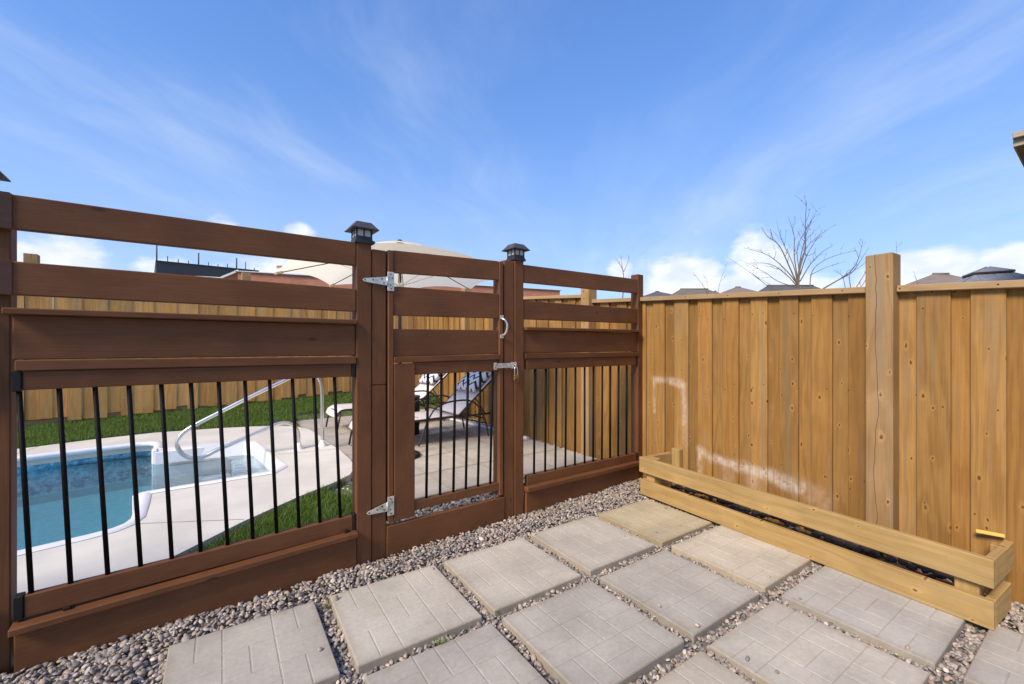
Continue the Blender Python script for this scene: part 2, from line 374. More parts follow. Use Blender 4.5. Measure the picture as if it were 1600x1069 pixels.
def paver_mat():
    m, t, b = mat('wetcast_paver')
    oi = t.new('ShaderNodeObjectInfo'); co = t.new('ShaderNodeTexCoord').outputs['Object']
    off = t.m('MULTIPLY', oi.outputs['Random'], 37.0)
    c3 = t.vm('ADD', co, t.comb(off, off, 0.0))
    n1 = t.noise(c3, 3.0, 5, .6); n2 = t.noise(c3, 45.0, 5, .7); n3 = t.noise(c3, 9.0, 5, .65)
    k = t.m('MULTIPLY', t.ss(n1, .25, .75, .84, 1.12), t.ss(n2, .25, .8, .90, 1.08))
    s = t.vm('SCALE', oi.outputs['Color']); t.set(s.node.inputs[3], k)
    warm = t.mix(1.0, s, (1.03, .97, .88), 'MULTIPLY')
    c = t.mix(t.ss(n3, .5, .75, 0, .55), s, warm)
    # dirt held in the moulded joints and rain splash at the rim
    h = t.sep(co)[2]
    c = t.mix(t.ss(h, -.0004, -.0015, 0, .30), c, t.mix(1.0, c, (.62, .58, .54), 'MULTIPLY'))
    pit = t.ss(n2, .66, .72, 0, .35); c = t.mix(pit, c, t.mix(1.0, c, (.6, .57, .54), 'MULTIPLY'))
    xy = t.sep(co); ed = t.m('MAXIMUM', t.m('ABSOLUTE', xy[0]), t.m('ABSOLUTE', xy[1]))
    ed = t.m('ADD', ed, t.m('MULTIPLY', t.m('SUBTRACT', n3, .5), .09))
    c = t.mix(t.ss(ed, .255, .31, 0, .50), c, t.mix(1.0, c, (.72, .66, .58), 'MULTIPLY'))
    t.set(b.inputs['Base Color'], c); b.inputs['Roughness'].default_value = .82; b.inputs['Specular IOR Level'].default_value = .3
    bn = t.new('ShaderNodeBump'); bn.inputs['Strength'].default_value = .3; bn.inputs['Distance'].default_value = .002
    t.set(bn.inputs['Height'], t.m('ADD', n2, t.m('MULTIPLY', n3, .5))); t.set(b.inputs['Normal'], bn.outputs[0])
    return m
M_PAVER = paver_mat()

def pebble_mat():
    m, t, b = mat('river_pebbles')
    g = t.new('ShaderNodeNewGeometry'); r = g.outputs['Random Per Island']
    cr = t.new('ShaderNodeValToRGB'); t.set(cr.inputs[0], r); e = cr.color_ramp; e.interpolation = 'CONSTANT'
    cols = [(0, (0.217,0.185,0.156)), (.13, (0.325,0.275,0.231)), (.27, (0.144,0.125,0.109)), (.39, (0.387,0.324,0.266)), (.50, (0.238,0.198,0.171)), (.62, (0.348,0.283,0.220)), (.70, (0.176,0.150,0.131)),
            (.79, (0.473,0.397,0.323)), (.86, (0.358,0.256,0.185)), (.90, (0.272,0.233,0.193)), (.965, (0.589,0.495,0.397)), (.985, (0.401,0.249,0.175))]
    while len(e.elements) < len(cols): e.elements.new(.5)
    for el, (p, c) in zip(e.elements, cols): el.position = p; el.color = (*c, 1)
    n = t.noise(g.outputs['Position'], 90.0, 5, .65); k = t.ss(n, .2, .8, .85, 1.42)
    s = t.vm('SCALE', cr.outputs[0]); t.set(s.node.inputs[3], k)
    t.set(b.inputs['Base Color'], s); b.inputs['Roughness'].default_value = .62
    return m
M_PEB = pebble_mat()

def grass_mat():
    m, t, b = mat('lawn_grass')
    g = t.new('ShaderNodeNewGeometry'); r = g.outputs['Random Per Island']
    n = t.noise(g.outputs['Position'], 2.2, 4)
    c = t.mix(t.ss(r, 0, 1), (.10, .18, .03), (.20, .30, .06))
    c = t.mix(t.ss(n, .45, .7, 0, .5), c, (.15, .19, .05)); c = t.mix(t.ss(r, .95, .97, 0, .8), c, (.30, .27, .13))
    t.set(b.inputs['Base Color'], c); b.inputs['Roughness'].default_value = .6; b.inputs['Specular IOR Level'].default_value = .25
    tr = t.new('ShaderNodeBsdfTranslucent'); t.set(tr.inputs[0], c)
    mx = t.new('ShaderNodeMixShader'); mx.inputs[0].default_value = .3; t.l.new(b.outputs[0], mx.inputs[1]); t.l.new(tr.outputs[0], mx.inputs[2])
    t.l.new(mx.outputs[0], t.n['Material Output'].inputs[0])
    return m
M_GRASS = grass_mat()
M_TURF = plain('turf_soil', (.08, .11, .03), .95, 0, .35, 14, .6, 60)
M_DIRT = plain('gravel_dirt', (.19, .17, .15), .95, 0, .35, 25, .6, 90)
M_GROUND = plain('far_ground', (.10, .12, .05), .95, 0, .3, .3)

# ------------------------------------------------------------------ ground sheets
def sheet(name, poly, z, m, kind='structure'):
    o = MB().add([(p[0], p[1], z) for p in poly], [tuple(range(len(poly)))]).build(name, m); o['kind'] = kind; return o
def build_ground():     # one sheet to the horizon, open where the pool is dug in
    o = [(-900,-900,-.3),(900,-900,-.3),(900,900,-.3),(-900,900,-.3)]; i = [(-6.7,2.9,-.3),(.9,2.9,-.3),(.9,7.4,-.3),(-6.7,7.4,-.3)]
    struct(MB().add(o+i, [(0,1,5,4),(1,2,6,5),(2,3,7,6),(3,0,4,7)]).build('ground', M_GROUND))
build_ground()

# lawn behind the brown fence: level near the deck, climbing gently to the far fence
def lawn_z(x, y):
    k = min(max((y-7.6)/1.6, 0), 1)
    return .02+.06*min(max((y-2.8)/2.0, 0), 1)+k*(.13+.04*max(min(x+2.5, 6), 0))
def build_lawn():
    xs = np.linspace(-9, 9, 181); ys = np.linspace(2.80, 9.6, 81); n = len(xs)
    G = np.array([(x, y) for y in ys for x in xs])
    low = inside(G, deck_poly) | ((G[:,0] > 1.12) & (G[:,1] < 8.2))
    V = [(x, y, -.08 if lo else lawn_z(x, y)-.02) for (x, y), lo in zip(G, low)]
    F = [(j*n+i, j*n+i+1, (j+1)*n+i+1, (j+1)*n+i) for j in range(len(ys)-1) for i in range(n-1)]
    # leave a hole for pool, deck and terrace
    keep = []
    for f in F:
        cx = sum(V[i][0] for i in f)/4; cy = sum(V[i][1] for i in f)/4
        if (-6.6 < cx < -.40 and 2.9 < cy < 7.25) or (-.7 < cx < .6 and 4.9 < cy < 6.5): continue
        keep.append(f)
    mb = MB(); mb.add(V, keep, True); o = mb.build('lawn', M_TURF); struct(o)
# gravel bed of the near yard, and the strip beyond the gate
bed = sheet('gravel_bed', [(-6,-4),(3.9,-4),(3.9,2.95),(-6,2.62)], -.045, M_DIRT)
sheet('terrace_base', [(1.15,2.86),(4.3,2.92),(4.35,8.2),(1.15,8.2)], .012, M_DIRT)

# ------------------------------------------------------------------ pavers
PS = .305
def paver_mesh(name, th=.05):
    """24 inch wet-cast slab moulded as a basket weave of bricks"""
    mb = MB(); zt = 0.0; zg = -.0016; g = .0022
    mb.box(-PS, PS, -PS, PS, -th, zg, .004)
    q = 2*PS/3
    for i in range(3):
        for j in range(3):
            x0 = -PS+i*q; y0 = -PS+j*q
            for k in range(2):
                if (i+j) % 2: r_ = (x0+k*q/2, x0+(k+1)*q/2, y0, y0+q)
                else: r_ = (x0, x0+q, y0+k*q/2, y0+(k+1)*q/2)
                a0, a1, b0, b1 = r_[0]+g, r_[1]-g, r_[2]+g, r_[3]-g
                c = .0028
                V = [(a0,b0,zg),(a1,b0,zg),(a1,b1,zg),(a0,b1,zg),(a0+c,b0+c,zt),(a1-c,b0+c,zt),(a1-c,b1-c,zt),(a0+c,b1-c,zt)]
                mb.add(V, [(4,5,6,7),(0,1,5,4),(1,2,6,5),(2,3,7,6),(3,0,4,7)])
    return mb.mesh(name)
PAV = paver_mesh('paver'); PAV.materials.append(M_PAVER)
PAVERS = []
def paver(x, y, z, rz, col, parent, label=None):
    o = bpy.data.objects.new('paver', PAV); COL.objects.link(o); o.parent = parent
    o.location = (x, y, z); o.rotation_euler = (random.uniform(-.003,.003), random.uniform(-.003,.003), rz); o.color = (*col, 1)
    if label: o['label'] = label
    return o
GREY = [(.475,.425,.335), (.51,.46,.37), (.445,.405,.335), (.49,.435,.33), (.465,.43,.365)]
PITCH = .682; TH = R(-1.3)
def grid(k, r_):
    x = .525+PS+PITCH*k; y = 2.462-PS-.688*r_
    dx, dy = x-1.2, y-2.15
    return 1.2+dx*math.cos(TH)-dy*math.sin(TH), 2.15+dx*math.sin(TH)+dy*math.cos(TH)
for r_ in range(0, 5):
    for k in range(-1, 4):
        x, y = grid(k, r_)
        X = x*math.cos(HEAD)-y*math.sin(HEAD); Y = x*math.sin(HEAD)+y*math.cos(HEAD)
        if Y < .3 or abs(X)-.6 > 1.25*Y+.2: continue
        c = random.choice(GREY); lab = None
        if (k, r_) == (3, 0): c = (.50, .42, .27); lab = 'sandy yellow paver in the corner by the planter'
        if (k, r_) == (3, 1): c = (.57, .495, .375); lab = 'pale cream paver against the planter'
        a = TH+random.uniform(-.006, .006)
        if random.random() < .5: a += math.pi/2
        x += random.uniform(-.004,.004); y += random.uniform(-.004,.004)
        PAVERS.append((x, y)); paver(x, y, random.uniform(-.004, .003), a, c, bed, lab)

def pebble_protos():
    import bmesh
    out = []
    for s in range(6):
        bm = bmesh.new(); bmesh.ops.create_icosphere(bm, subdivisions=2, radius=1)
        rs = np.random.default_rng(s)
        V = np.array([v.co[:] for v in bm.verts]); F = np.array([[v.index for v in f.verts] for f in bm.faces]); bm.free()
        d = np.zeros(len(V))
        for _ in range(5):
            ax = rs.normal(size=3); ax /= np.linalg.norm(ax); d += rs.uniform(-.16, .16)*np.tanh(3*(V@ax-rs.uniform(-.4,.6)))
        out.append((V*(1+d)[:, None], F))
    return out
PROTO = pebble_protos()
def pebbles(name, pts, size, zf, label, seed=1, fine=True):
    """loose pebbles: pts (N,2); joined, nobody could count them"""
    rs = np.random.default_rng(seed); N = len(pts); Vs = []; Fs = []; o = 0
    for i in range(N):
        V, F = PROTO[i % 6]
        s = size*rs.lognormal(0, .24)
        sc = np.array([s*rs.uniform(.8, 1.15), s*rs.uniform(.62, .9), s*rs.uniform(.42, .68)])*.5
        q = rs.normal(size=3); a = rs.uniform(0, 6.283); ti = rs.normal(0, .35); tj = rs.normal(0, .35)
        ca, sa = math.cos(a), math.sin(a)
        P = V*sc; x = P[:,0]*ca-P[:,1]*sa; y = P[:,0]*sa+P[:,1]*ca; z = P[:,2]+x*ti+y*tj
        Vs.append(np.stack([x+pts[i,0], y+pts[i,1], z+zf(pts[i,0], pts[i,1], rs)], 1)); Fs.append(F+o); o += len(V)
    V = np.concatenate(Vs); F = np.concatenate(Fs)
    me = bpy.data.meshes.new(name); me.vertices.add(len(V)); me.vertices.foreach_set('co', V.ravel().astype(np.float32))
    me.loops.add(F.size); me.loops.foreach_set('vertex_index', F.ravel().astype(np.int32))
    me.polygons.add(len(F)); me.polygons.foreach_set('loop_start', np.arange(0, F.size, 3, dtype=np.int32)); me.update(calc_edges=True)
    me.polygons.foreach_set('use_smooth', np.ones(len(F), bool)); me.materials.append(M_PEB)
    ob = bpy.data.objects.new(name, me); COL.objects.link(ob); ob['kind'] = 'stuff'; ob['label'] = label; return ob
def seen(x, y, m=.75):
    X = x*math.cos(HEAD)-y*math.sin(HEAD); Y = x*math.sin(HEAD)+y*math.cos(HEAD)
    return (Y > .5) & (np.abs(X) < 1.2*Y+m) & (Y*529/667 > 1.365-.30-m*.8)
def near_gravel():
    n = 110000; P = np.stack([RNG.uniform(-2.2, 3.72, n), RNG.uniform(-.6, 2.86, n)], 1)
    P = P[(P[:,1] < 2.70+.0367*P[:,0]) & (P[:,0] < 3.66+.059*(P[:,1]-2.84)) & seen(P[:,0], P[:,1])]
    ok = np.ones(len(P), bool); ca, sa = math.cos(-TH), math.sin(-TH)
    for (x, y) in PAVERS:
        dx, dy = P[:,0]-x, P[:,1]-y; u = dx*ca-dy*sa; v = dx*sa+dy*ca
        ok &= ~((np.abs(u) < PS+.004) & (np.abs(v) < PS+.004))
    P = P[ok]
    # thin to an even density by a small grid
    key = np.floor(P/.0108).astype(int); _, idx = np.unique(key[:,0]*100003+key[:,1], return_index=True); P = P[idx]
    print('pebbles', len(P))
    rs = np.random.default_rng(9); st_ = []
    for (x, y) in PAVERS:
        for _ in range(rs.integers(0, 4)):
            e = rs.uniform(-.29, .29); q = rs.choice([-1, 1])*rs.uniform(.20, .295); st_.append((x+e, y+q) if rs.random() < .5 else (x+q, y+e))
    nst = len(P); P = np.concatenate([P, np.array(st_)])
    cx = np.array([p[0] for p in PAVERS]); cy = np.array([p[1] for p in PAVERS])
    def zf(x, y, rs):
        d = np.min(np.maximum(np.abs(cx-x), np.abs(cy-y)))-PS
        if d < -.012: return .004
        up = min(max((d-.03)/.10, 0), 1)
        return -.036+.026*up+rs.uniform(-.006, .008)+.006*math.sin(x*9)*math.sin(y*11)
    pebbles('gravel', P, .0205, zf, 'grey and tan river pebbles filling the paver joints', 3)
near_gravel()
def far_gravel():
    n = 26000; P = np.stack([RNG.uniform(.9, 4.1, n), RNG.uniform(2.85, 6.9, n)], 1)
    fx = RF_P[0]+.0592*(P[:,1]-RF_P[1])
    strip = (P[:,0] > 3.30+.10*(P[:,1]-3.4)) & (P[:,0] < fx)
    front = (P[:,1] < 3.46)
    left = (P[:,0] < 1.55) & (P[:,1] < 4.55) & (P[:,1] > 3.2+.9*(P[:,0]-.55))
    P = P[(strip | (front & (P[:,0] > .85) & (P[:,0] < fx)) | (left & (P[:,0] > .95)))]
    key = np.floor(P/.019).astype(int); _, idx = np.unique(key[:,0]*100003+key[:,1], return_index=True); P = P[idx]
    print('far pebbles', len(P))
    pebbles('fence_side_gravel', P, .030, lambda x, y, rs: .022+rs.uniform(-.005, .012), 'pebble strip beyond the brown gate along the board fence', 5)
far_gravel()

# terrace of tight-laid slabs beyond the gate (beside the pool)
terrace = bpy.data.objects['terrace_base']
for i in range(5):
    for j in range(8):
        x = 1.20+.305+i*.618; y = 3.46+.305+j*.618
        if x-.3 > 3.25+.10*(y-3.4): continue
        if i == 4 and j > 9: continue
        
        paver(x, y, .058+.003*random.uniform(-1,1), random.choice((0, math.pi/2)), random.choice([(.46,.415,.35),(.48,.43,.36),(.44,.40,.345)]), terrace)

# ------------------------------------------------------------------ pool, deck and steps
DZ = .10
POOL_NEAR = [(-6.5, 2.95), (-3.0, 3.50), (-1.6, 3.74), (-.97, 3.845), (-.66, 3.91), (-.54, 3.95), (-.47, 4.02), (-.435, 4.14), (-.44, 4.45), (-.455, 4.80)]
POOL_FAR = [(-.52, 6.68), (-.54, 7.05), (-.565, 7.19), (-.63, 7.28), (-.76, 7.30), (-1.2, 7.245), (-1.81, 7.15), (-4.0, 6.85), (-6.5, 6.50)]
step_poly = [(-.455, 4.80), (.50, 4.86), (.62, 5.05), (.47, 6.45), (.36, 6.55), (-.52, 6.68)]
deck_poly = [(-8, 2.5), (-2.2, 2.72), (-.62, 2.87), (-.36, 3.09), (.19, 3.62), (.62, 3.96), (.95, 4.18), (1.12, 4.34), (1.23, 4.58), (1.27, 4.90), (1.28, 5.4), (1.25, 6.0), (1.25, 6.5), (1.22, 7.0), (1.10, 7.40),
             (.92, 7.61), (.5, 7.80), (.1, 7.92), (-.22, 7.98), (-.68, 8.05), (-1.3, 7.95), (-1.86, 7.77), (-3, 7.72), (-8, 7.7)]
build_lawn()
def build_deck():
    import bmesh
    bm = bmesh.new()
    outer = [bm.verts.new((x, y, DZ)) for x, y in deck_poly]
    hole = POOL_NEAR+step_poly[1:-1]+POOL_FAR
    inner = [bm.verts.new((x, y, DZ)) for x, y in hole]
    es = [bm.edges.new((outer[i], outer[(i+1) % len(outer)])) for i in range(len(outer))]+[bm.edges.new((inner[i], inner[(i+1) % len(inner)])) for i in range(len(inner))]
    bmesh.ops.triangle_fill(bm, use_beauty=True, use_dissolve=False, edges=es)
    me = bpy.data.meshes.new('pool_deck')
    r = bmesh.ops.extrude_face_region(bm, geom=bm.faces[:])
    for v in r['geom']:
        if isinstance(v, bmesh.types.BMVert): v.co.z -= .11
    bmesh.ops.recalc_face_normals(bm, faces=bm.faces); bm.to_mesh(me); bm.free()
    me.materials.append(M_CONC); o = bpy.data.objects.new('pool_deck', me); COL.objects.link(o); struct(o)
    return hole, o
hole, deck = build_deck()
# control joints cut in the deck
def joint(p0, p1):
    d = Vector((p1[0]-p0[0], p1[1]-p0[1], 0)); n = Vector((-d.y, d.x, 0)).normalized()*.004; z = DZ+.0015
    return MB().add([(p0[0]-n.x, p0[1]-n.y, z), (p1[0]-n.x, p1[1]-n.y, z), (p1[0]+n.x, p1[1]+n.y, z), (p0[0]+n.x, p0[1]+n.y, z)], [(0,1,2,3)])
M_JOINT = plain('joint_shadow_line', (.26,.25,.23), .9)
for p0, p1 in [((-.50, 4.05), (.20, 3.66)), ((-1.9, 7.25), (-1.75, 7.78)), ((.64, 5.6), (1.27, 5.5)), ((-3.6, 7.25), (-3.6, 7.7))]: joint(p0, p1).build('control_joint', M_JOINT, deck)

def liner_mat():
    m, t, b = mat('pool_liner')
    p = t.new('ShaderNodeNewGeometry').outputs['Position']; z = t.sep(p)[2]
    vo = t.new('ShaderNodeTexVoronoi'); t.set(vo.inputs['Vector'], p); vo.inputs['Scale'].default_value = 13
    n = t.noise(p, 9, 4, .6)
    patt = t.mix(t.ss(t.noise(p, 17, 5, .65), .42, .60), (.08, .28, .42), (.26, .58, .70))
    low = t.mix(t.ss(t.noise(p, 22, 3), .4, .65), (.42, .80, .86), (.50, .86, .90))
    c = t.mix(t.ss(z, DZ-.50, DZ-.44), low, patt)
    band = t.m('MULTIPLY', t.ss(z, DZ-.58, DZ-.56), t.ss(z, DZ-.47, DZ-.49)); c = t.mix(t.m('MULTIPLY', band, .5), c, (.10, .20, .27))
    t.set(b.inputs['Base Color'], c); b.inputs['Roughness'].default_value = .5
    return m
M_LINER = liner_mat()
def water_mat():
    m, t, b = mat('pool_water'); t.n.remove(b)
    p = t.new('ShaderNodeNewGeometry').outputs['Position']
    bn = t.new('ShaderNodeBump'); bn.inputs['Strength'].default_value = .55; bn.inputs['Distance'].default_value = .02
    t.set(bn.inputs['Height'], t.m('ADD', t.noise(p, 7, 3, .5, .6), t.m('MULTIPLY', t.noise(p, 22, 2), .25)))
    gl = t.new('ShaderNodeBsdfGlossy'); gl.inputs['Roughness'].default_value = .03; t.l.new(bn.outputs[0], gl.inputs['Normal'])
    tr = t.new('ShaderNodeBsdfTransparent'); tr.inputs[0].default_value = (.82, .95, .98, 1)
    fr = t.new('ShaderNodeFresnel'); fr.inputs[0].default_value = 1.33; t.l.new(bn.outputs[0], fr.inputs['Normal'])
    mx = t.new('ShaderNodeMixShader'); t.l.new(fr.outputs[0], mx.inputs[0]); t.l.new(tr.outputs[0], mx.inputs[1]); t.l.new(gl.outputs[0], mx.inputs[2])
    t.l.new(mx.outputs[0], t.n['Material Output'].inputs[0]); return m
M_WATER = water_mat()
def offset_line(pl_, d):
    """polyline moved sideways by d (positive = to its left), mitred"""
    out = []
    for i_, p in enumerate(pl_):
        a = Vector(pl_[max(i_-1, 0)]); b_ = Vector(pl_[min(i_+1, len(pl_)-1)]); t_ = (b_-a).normalized()
        out.append((p[0]-t_.y*d, p[1]+t_.x*d))
    return out
def build_pool():
    root = thing('swimming_pool', 'blue in-ground swimming pool with patterned liner seen through the fence', 'pool', (0,0,0))
    mb = MB()
    near = offset_line(POOL_NEAR, -.02); far = offset_line(POOL_FAR, -.02)      # liner stands just outside the coping edge
    for seg in (near, far):
        n = len(seg)
        mb.add([(p[0], p[1], DZ-.008) for p in seg]+[(p[0], p[1], -1.15) for p in seg], [(i, i+1, n+i+1, n+i) for i in range(n-1)], True)
    a, b_ = near[-1], far[0]
    mb.add([(*a, -.62), (*a, -1.15), (*b_, -1.15), (*b_, -.62)], [(0,1,2,3)])
    ring = near+far; mb.add([(p[0], p[1], -1.15) for p in ring], [tuple(range(len(ring)))])
    mb.build('liner', M_LINER, root)
    ww = POOL_NEAR+[(p[0]-.02*np.sign(p[0]), p[1]) for p in step_poly[1:-1]]+POOL_FAR
    MB().add([(p[0], p[1], DZ-.155) for p in ww], [tuple(range(len(ww)))]).build('water', M_WATER, root)
    # rounded white coping lip round the pool edge
    for seg in (POOL_NEAR, POOL_FAR):
        prof = [(-.045, DZ+.003), (-.030, DZ+.013), (.020, DZ+.014), (.038, DZ+.004), (.044, DZ-.016), (.036, DZ-.040), (.010, DZ-.052)]
        lines = [offset_line(seg, d) for d, _ in prof]; n = len(seg); V = []
        for (d, z), ln in zip(prof, lines): V += [(p[0], p[1], z) for p in ln]
        MB().add(V, [(k*n+i, k*n+i+1, (k+1)*n+i+1, (k+1)*n+i) for k in range(len(prof)-1) for i in range(n-1)], True).build('coping', M_VINYL, root)
    return root
build_pool()
def build_steps():
    root = thing('pool_steps', 'white moulded entry steps set into the pool end', 'pool steps', (0,0,0))
    def offs(poly, d):
        c = Vector((sum(p[0] for p in poly)/len(poly), sum(p[1] for p in poly)/len(poly)))
        return [tuple(Vector(p)+(Vector(p)-c).normalized()*d) for p in poly]
    inner = offs(step_poly, -.01); rim = offs(step_poly, .075)
    n = len(step_poly); mb = MB()
    V = [(*p, DZ+.004) for p in rim]+[(*p, DZ+.016) for p in offs(step_poly, .05)]+[(*p, DZ+.014) for p in inner]+[(*p, DZ-.20) for p in offs(step_poly, -.03)]
    F = []
    for k in range(3):
        for i in range(n-1): F.append((k*n+i, k*n+i+1, (k+1)*n+i+1, (k+1)*n+i))
    mb.add(V, F, False); mb.build('rim', M_WHITE, root)
    for k, (xa, xb, zt) in enumerate([(.22, .60, DZ-.20), (-.14, .22, DZ-.36), (-.50, -.14, DZ-.52)]):
        ya0, ya1 = 4.84+.04*k, 6.62-.05*k
        mb = MB(); mb.box(xa, xb+.002, ya0, ya1-(.08 if k == 0 else 0), -.95, zt, .02)
        mb.build('tread', M_WHITE, root)
    MB().box(-.54, .52, 4.80, 4.835, -.95, DZ-.01, .004).build('side_wall', M_WHITE, root)
    MB().box(-.54, .40, 6.60, 6.64, -.95, DZ-.01, .004).build('side_wall', M_WHITE, root)
    MB().box(.49, .53, 4.9, 6.5, -.95, DZ-.01, .004, Matrix.Rotation(R(4.5), 4, 'Z') @ Matrix.Translation((.5, .0, 0))).build('side_wall', M_WHITE, root)
    # moulded lip at the mouth of the steps, each side
    MB().box(-.505, -.455, 4.735, 4.80, -.9, DZ+.016, .015).build('corner_flange', M_WHITE, root)
    MB().box(-.575, -.515, 6.66, 6.73, -.9, DZ+.016, .015).build('corner_flange', M_WHITE, root)
build_steps()

def smooth_path(pts, n=5):
    P = [Vector(p) for p in pts]; P = [P[0]*2-P[1]]+P+[P[-1]*2-P[-2]]; out = []
    for i in range(1, len(P)-2):
        for k in range(n):
            t_ = k/n; a, b_, c, d = P[i-1], P[i], P[i+1], P[i+2]
            out.append(.5*((2*b_)+(-a+c)*t_+(2*a-5*b_+4*c-d)*t_*t_+(-a+3*b_-3*c+d)*t_**3))
    out.append(P[-2]); return out
rail = thing('pool_handrail', 'bent stainless steel handrail over the pool steps', 'handrail', (0, 5.757, DZ))
rp = [(1.152, .0), (1.150, .30), (1.147, .62), (1.135, .78), (1.09, .885), (1.0, .935), (.90, .915), (.80, .878), (.433, .701), (.066, .512), (-.161, .388), (-.255, .31), (-.286, .215), (-.25, .115), (-.165, .048), (-.06, .050),
      (.066, .107), (.307, .198), (.562, .294), (.66, .333), (.765, .327), (.845, .27), (.878, .175), (.883, 0)]
MB().tube(smooth_path([(x, .012*math.sin(i*.35), z) for i, (x, z) in enumerate(rp)], 5), .0215, 12).build('tube', M_CHROME, rail)
for x in (1.152, .883):
    MB().lathe([(.0, .075), (.026, .075), (.03, .05), (.052, .012), (.056, 0)], 20, (x, .004, 0)).build('anchor_cover', M_VINYL, rail)

# grass blades
def blades(name, pts, hgt, label, seed, w=.004):
    rs = np.random.default_rng(seed); N = len(pts)
    z0 = np.array([lawn_z(x, y) for x, y in pts])-.02
    a = rs.uniform(0, 6.283, N); h = hgt*rs.uniform(.55, 1.25, N); lean = rs.uniform(.1, .9, N)*h; la = rs.uniform(0, 6.283, N)
    ux, uy = np.cos(a)*w*.5, np.sin(a)*w*.5; lx, ly = np.cos(la)*lean, np.sin(la)*lean
    V = np.zeros((N, 5, 3)); X, Y = pts[:,0], pts[:,1]
    V[:,0] = np.stack([X-ux, Y-uy, z0], 1); V[:,1] = np.stack([X+ux, Y+uy, z0], 1)
    V[:,2] = np.stack([X+ux*.8+lx*.35, Y+uy*.8+ly*.35, z0+h*.6], 1); V[:,3] = np.stack([X-ux*.8+lx*.35, Y-uy*.8+ly*.35, z0+h*.6], 1)
    V[:,4] = np.stack([X+lx, Y+ly, z0+h], 1)
    b0 = np.arange(N)[:,None]*5
    T = np.concatenate([b0+np.array([[0,1,2]]), b0+np.array([[0,2,3]]), b0+np.array([[3,2,4]])], 1).reshape(-1, 3)
    me = bpy.data.meshes.new(name); me.vertices.add(N*5); me.vertices.foreach_set('co', V.reshape(-1).astype(np.float32))
    me.loops.add(T.size); me.loops.foreach_set('vertex_index', T.ravel().astype(np.int32))
    me.polygons.add(len(T)); me.polygons.foreach_set('loop_start', np.arange(0, T.size, 3, dtype=np.int32)); me.update(calc_edges=True)
    me.materials.append(M_GRASS); o = bpy.data.objects.new(name, me); COL.objects.link(o); o['kind'] = 'stuff'; o['label'] = label
n = 150000
P = np.stack([RNG.uniform(-4.6, 3.9, n), RNG.uniform(7.0, 9.1, n)], 1)
P = P[~inside(P, deck_poly) & ~((P[:,0] > 1.13) & (P[:,1] < 8.22))]
blades('lawn_grass', P[:95000], .060, 'mown green lawn strip between the pool deck and the far fence', 1, .006)
n = 60000
P = np.stack([RNG.uniform(-.75, 1.3, n), RNG.uniform(2.83, 4.7, n)], 1)
P = P[~inside(P, [(p[0], p[1]) for p in deck_poly]) & ~((P[:,0] > 1.0) & (P[:,1] > 4.25)) & (P[:,1] < 3.2+1.3*(P[:,0]+.35)) | ((P[:,1] < 2.93) & (P[:,0] < .1) & (RNG.uniform(size=n) < .4))]
P = P[~((P[:,0] > .98+.15*np.sin(P[:,1]*9)) & (P[:,1] > 2.9))]
blades('grass_wedge', P[:26000], .075, 'long green grass between the brown fence and the pool deck', 2, .005)

# ------------------------------------------------------------------ brown fence (front faces on the line y = 2.710 + .0367 x)
BA = math.atan(.03674)
bf = thing('brown_fence', 'dark brown stained fence with black balusters across the yard', 'fence', (0, 2.71014, 0), BA)
ST = M_STAIN
def rail_b(name, s0, s1, za0, za1, zb0, zb1, n0, n1, par, m=ST, ch=.004):
    """horizontal board: bottom/top za0,za1 at s0 and zb0,zb1 at s1, from depth n0 to n1"""
    return beam(name, (s0, (n0+n1)/2, (za0+za1)/2), (s1, (n0+n1)/2, (zb0+zb1)/2), ((za1-za0)+(zb1-zb0))/2, n1-n0, m, par, ch)
def post_b(name, s0, s1, n0, n1, z0, z1, par, m=ST, ch=.005):
    return beam(name, ((s0+s1)/2, (n0+n1)/2, z0), ((s0+s1)/2, (n0+n1)/2, z1), s1-s0, n1-n0, m, par, ch, wv=(1,0,0))
post_b('post', -.79, -.695, .040, .130, -.25, 2.02, bf)
post_b('post', .746, .841, .0, .092, -.25, 2.02, bf)
post_b('jamb', .8445, .938, .003, .092, -.25, 1.109, bf)
post_b('jamb', .8445, .938, .003, .092, 1.111, 1.983, bf)
post_b('jamb', 1.894, 1.992, .003, .092, -.25, 2.040, bf)
post_b('post', 1.996, 2.090, .0, .092, -.25, 2.062, bf)
post_b('post', 3.605, 3.697, .0, .092, -.25, 2.102, bf)
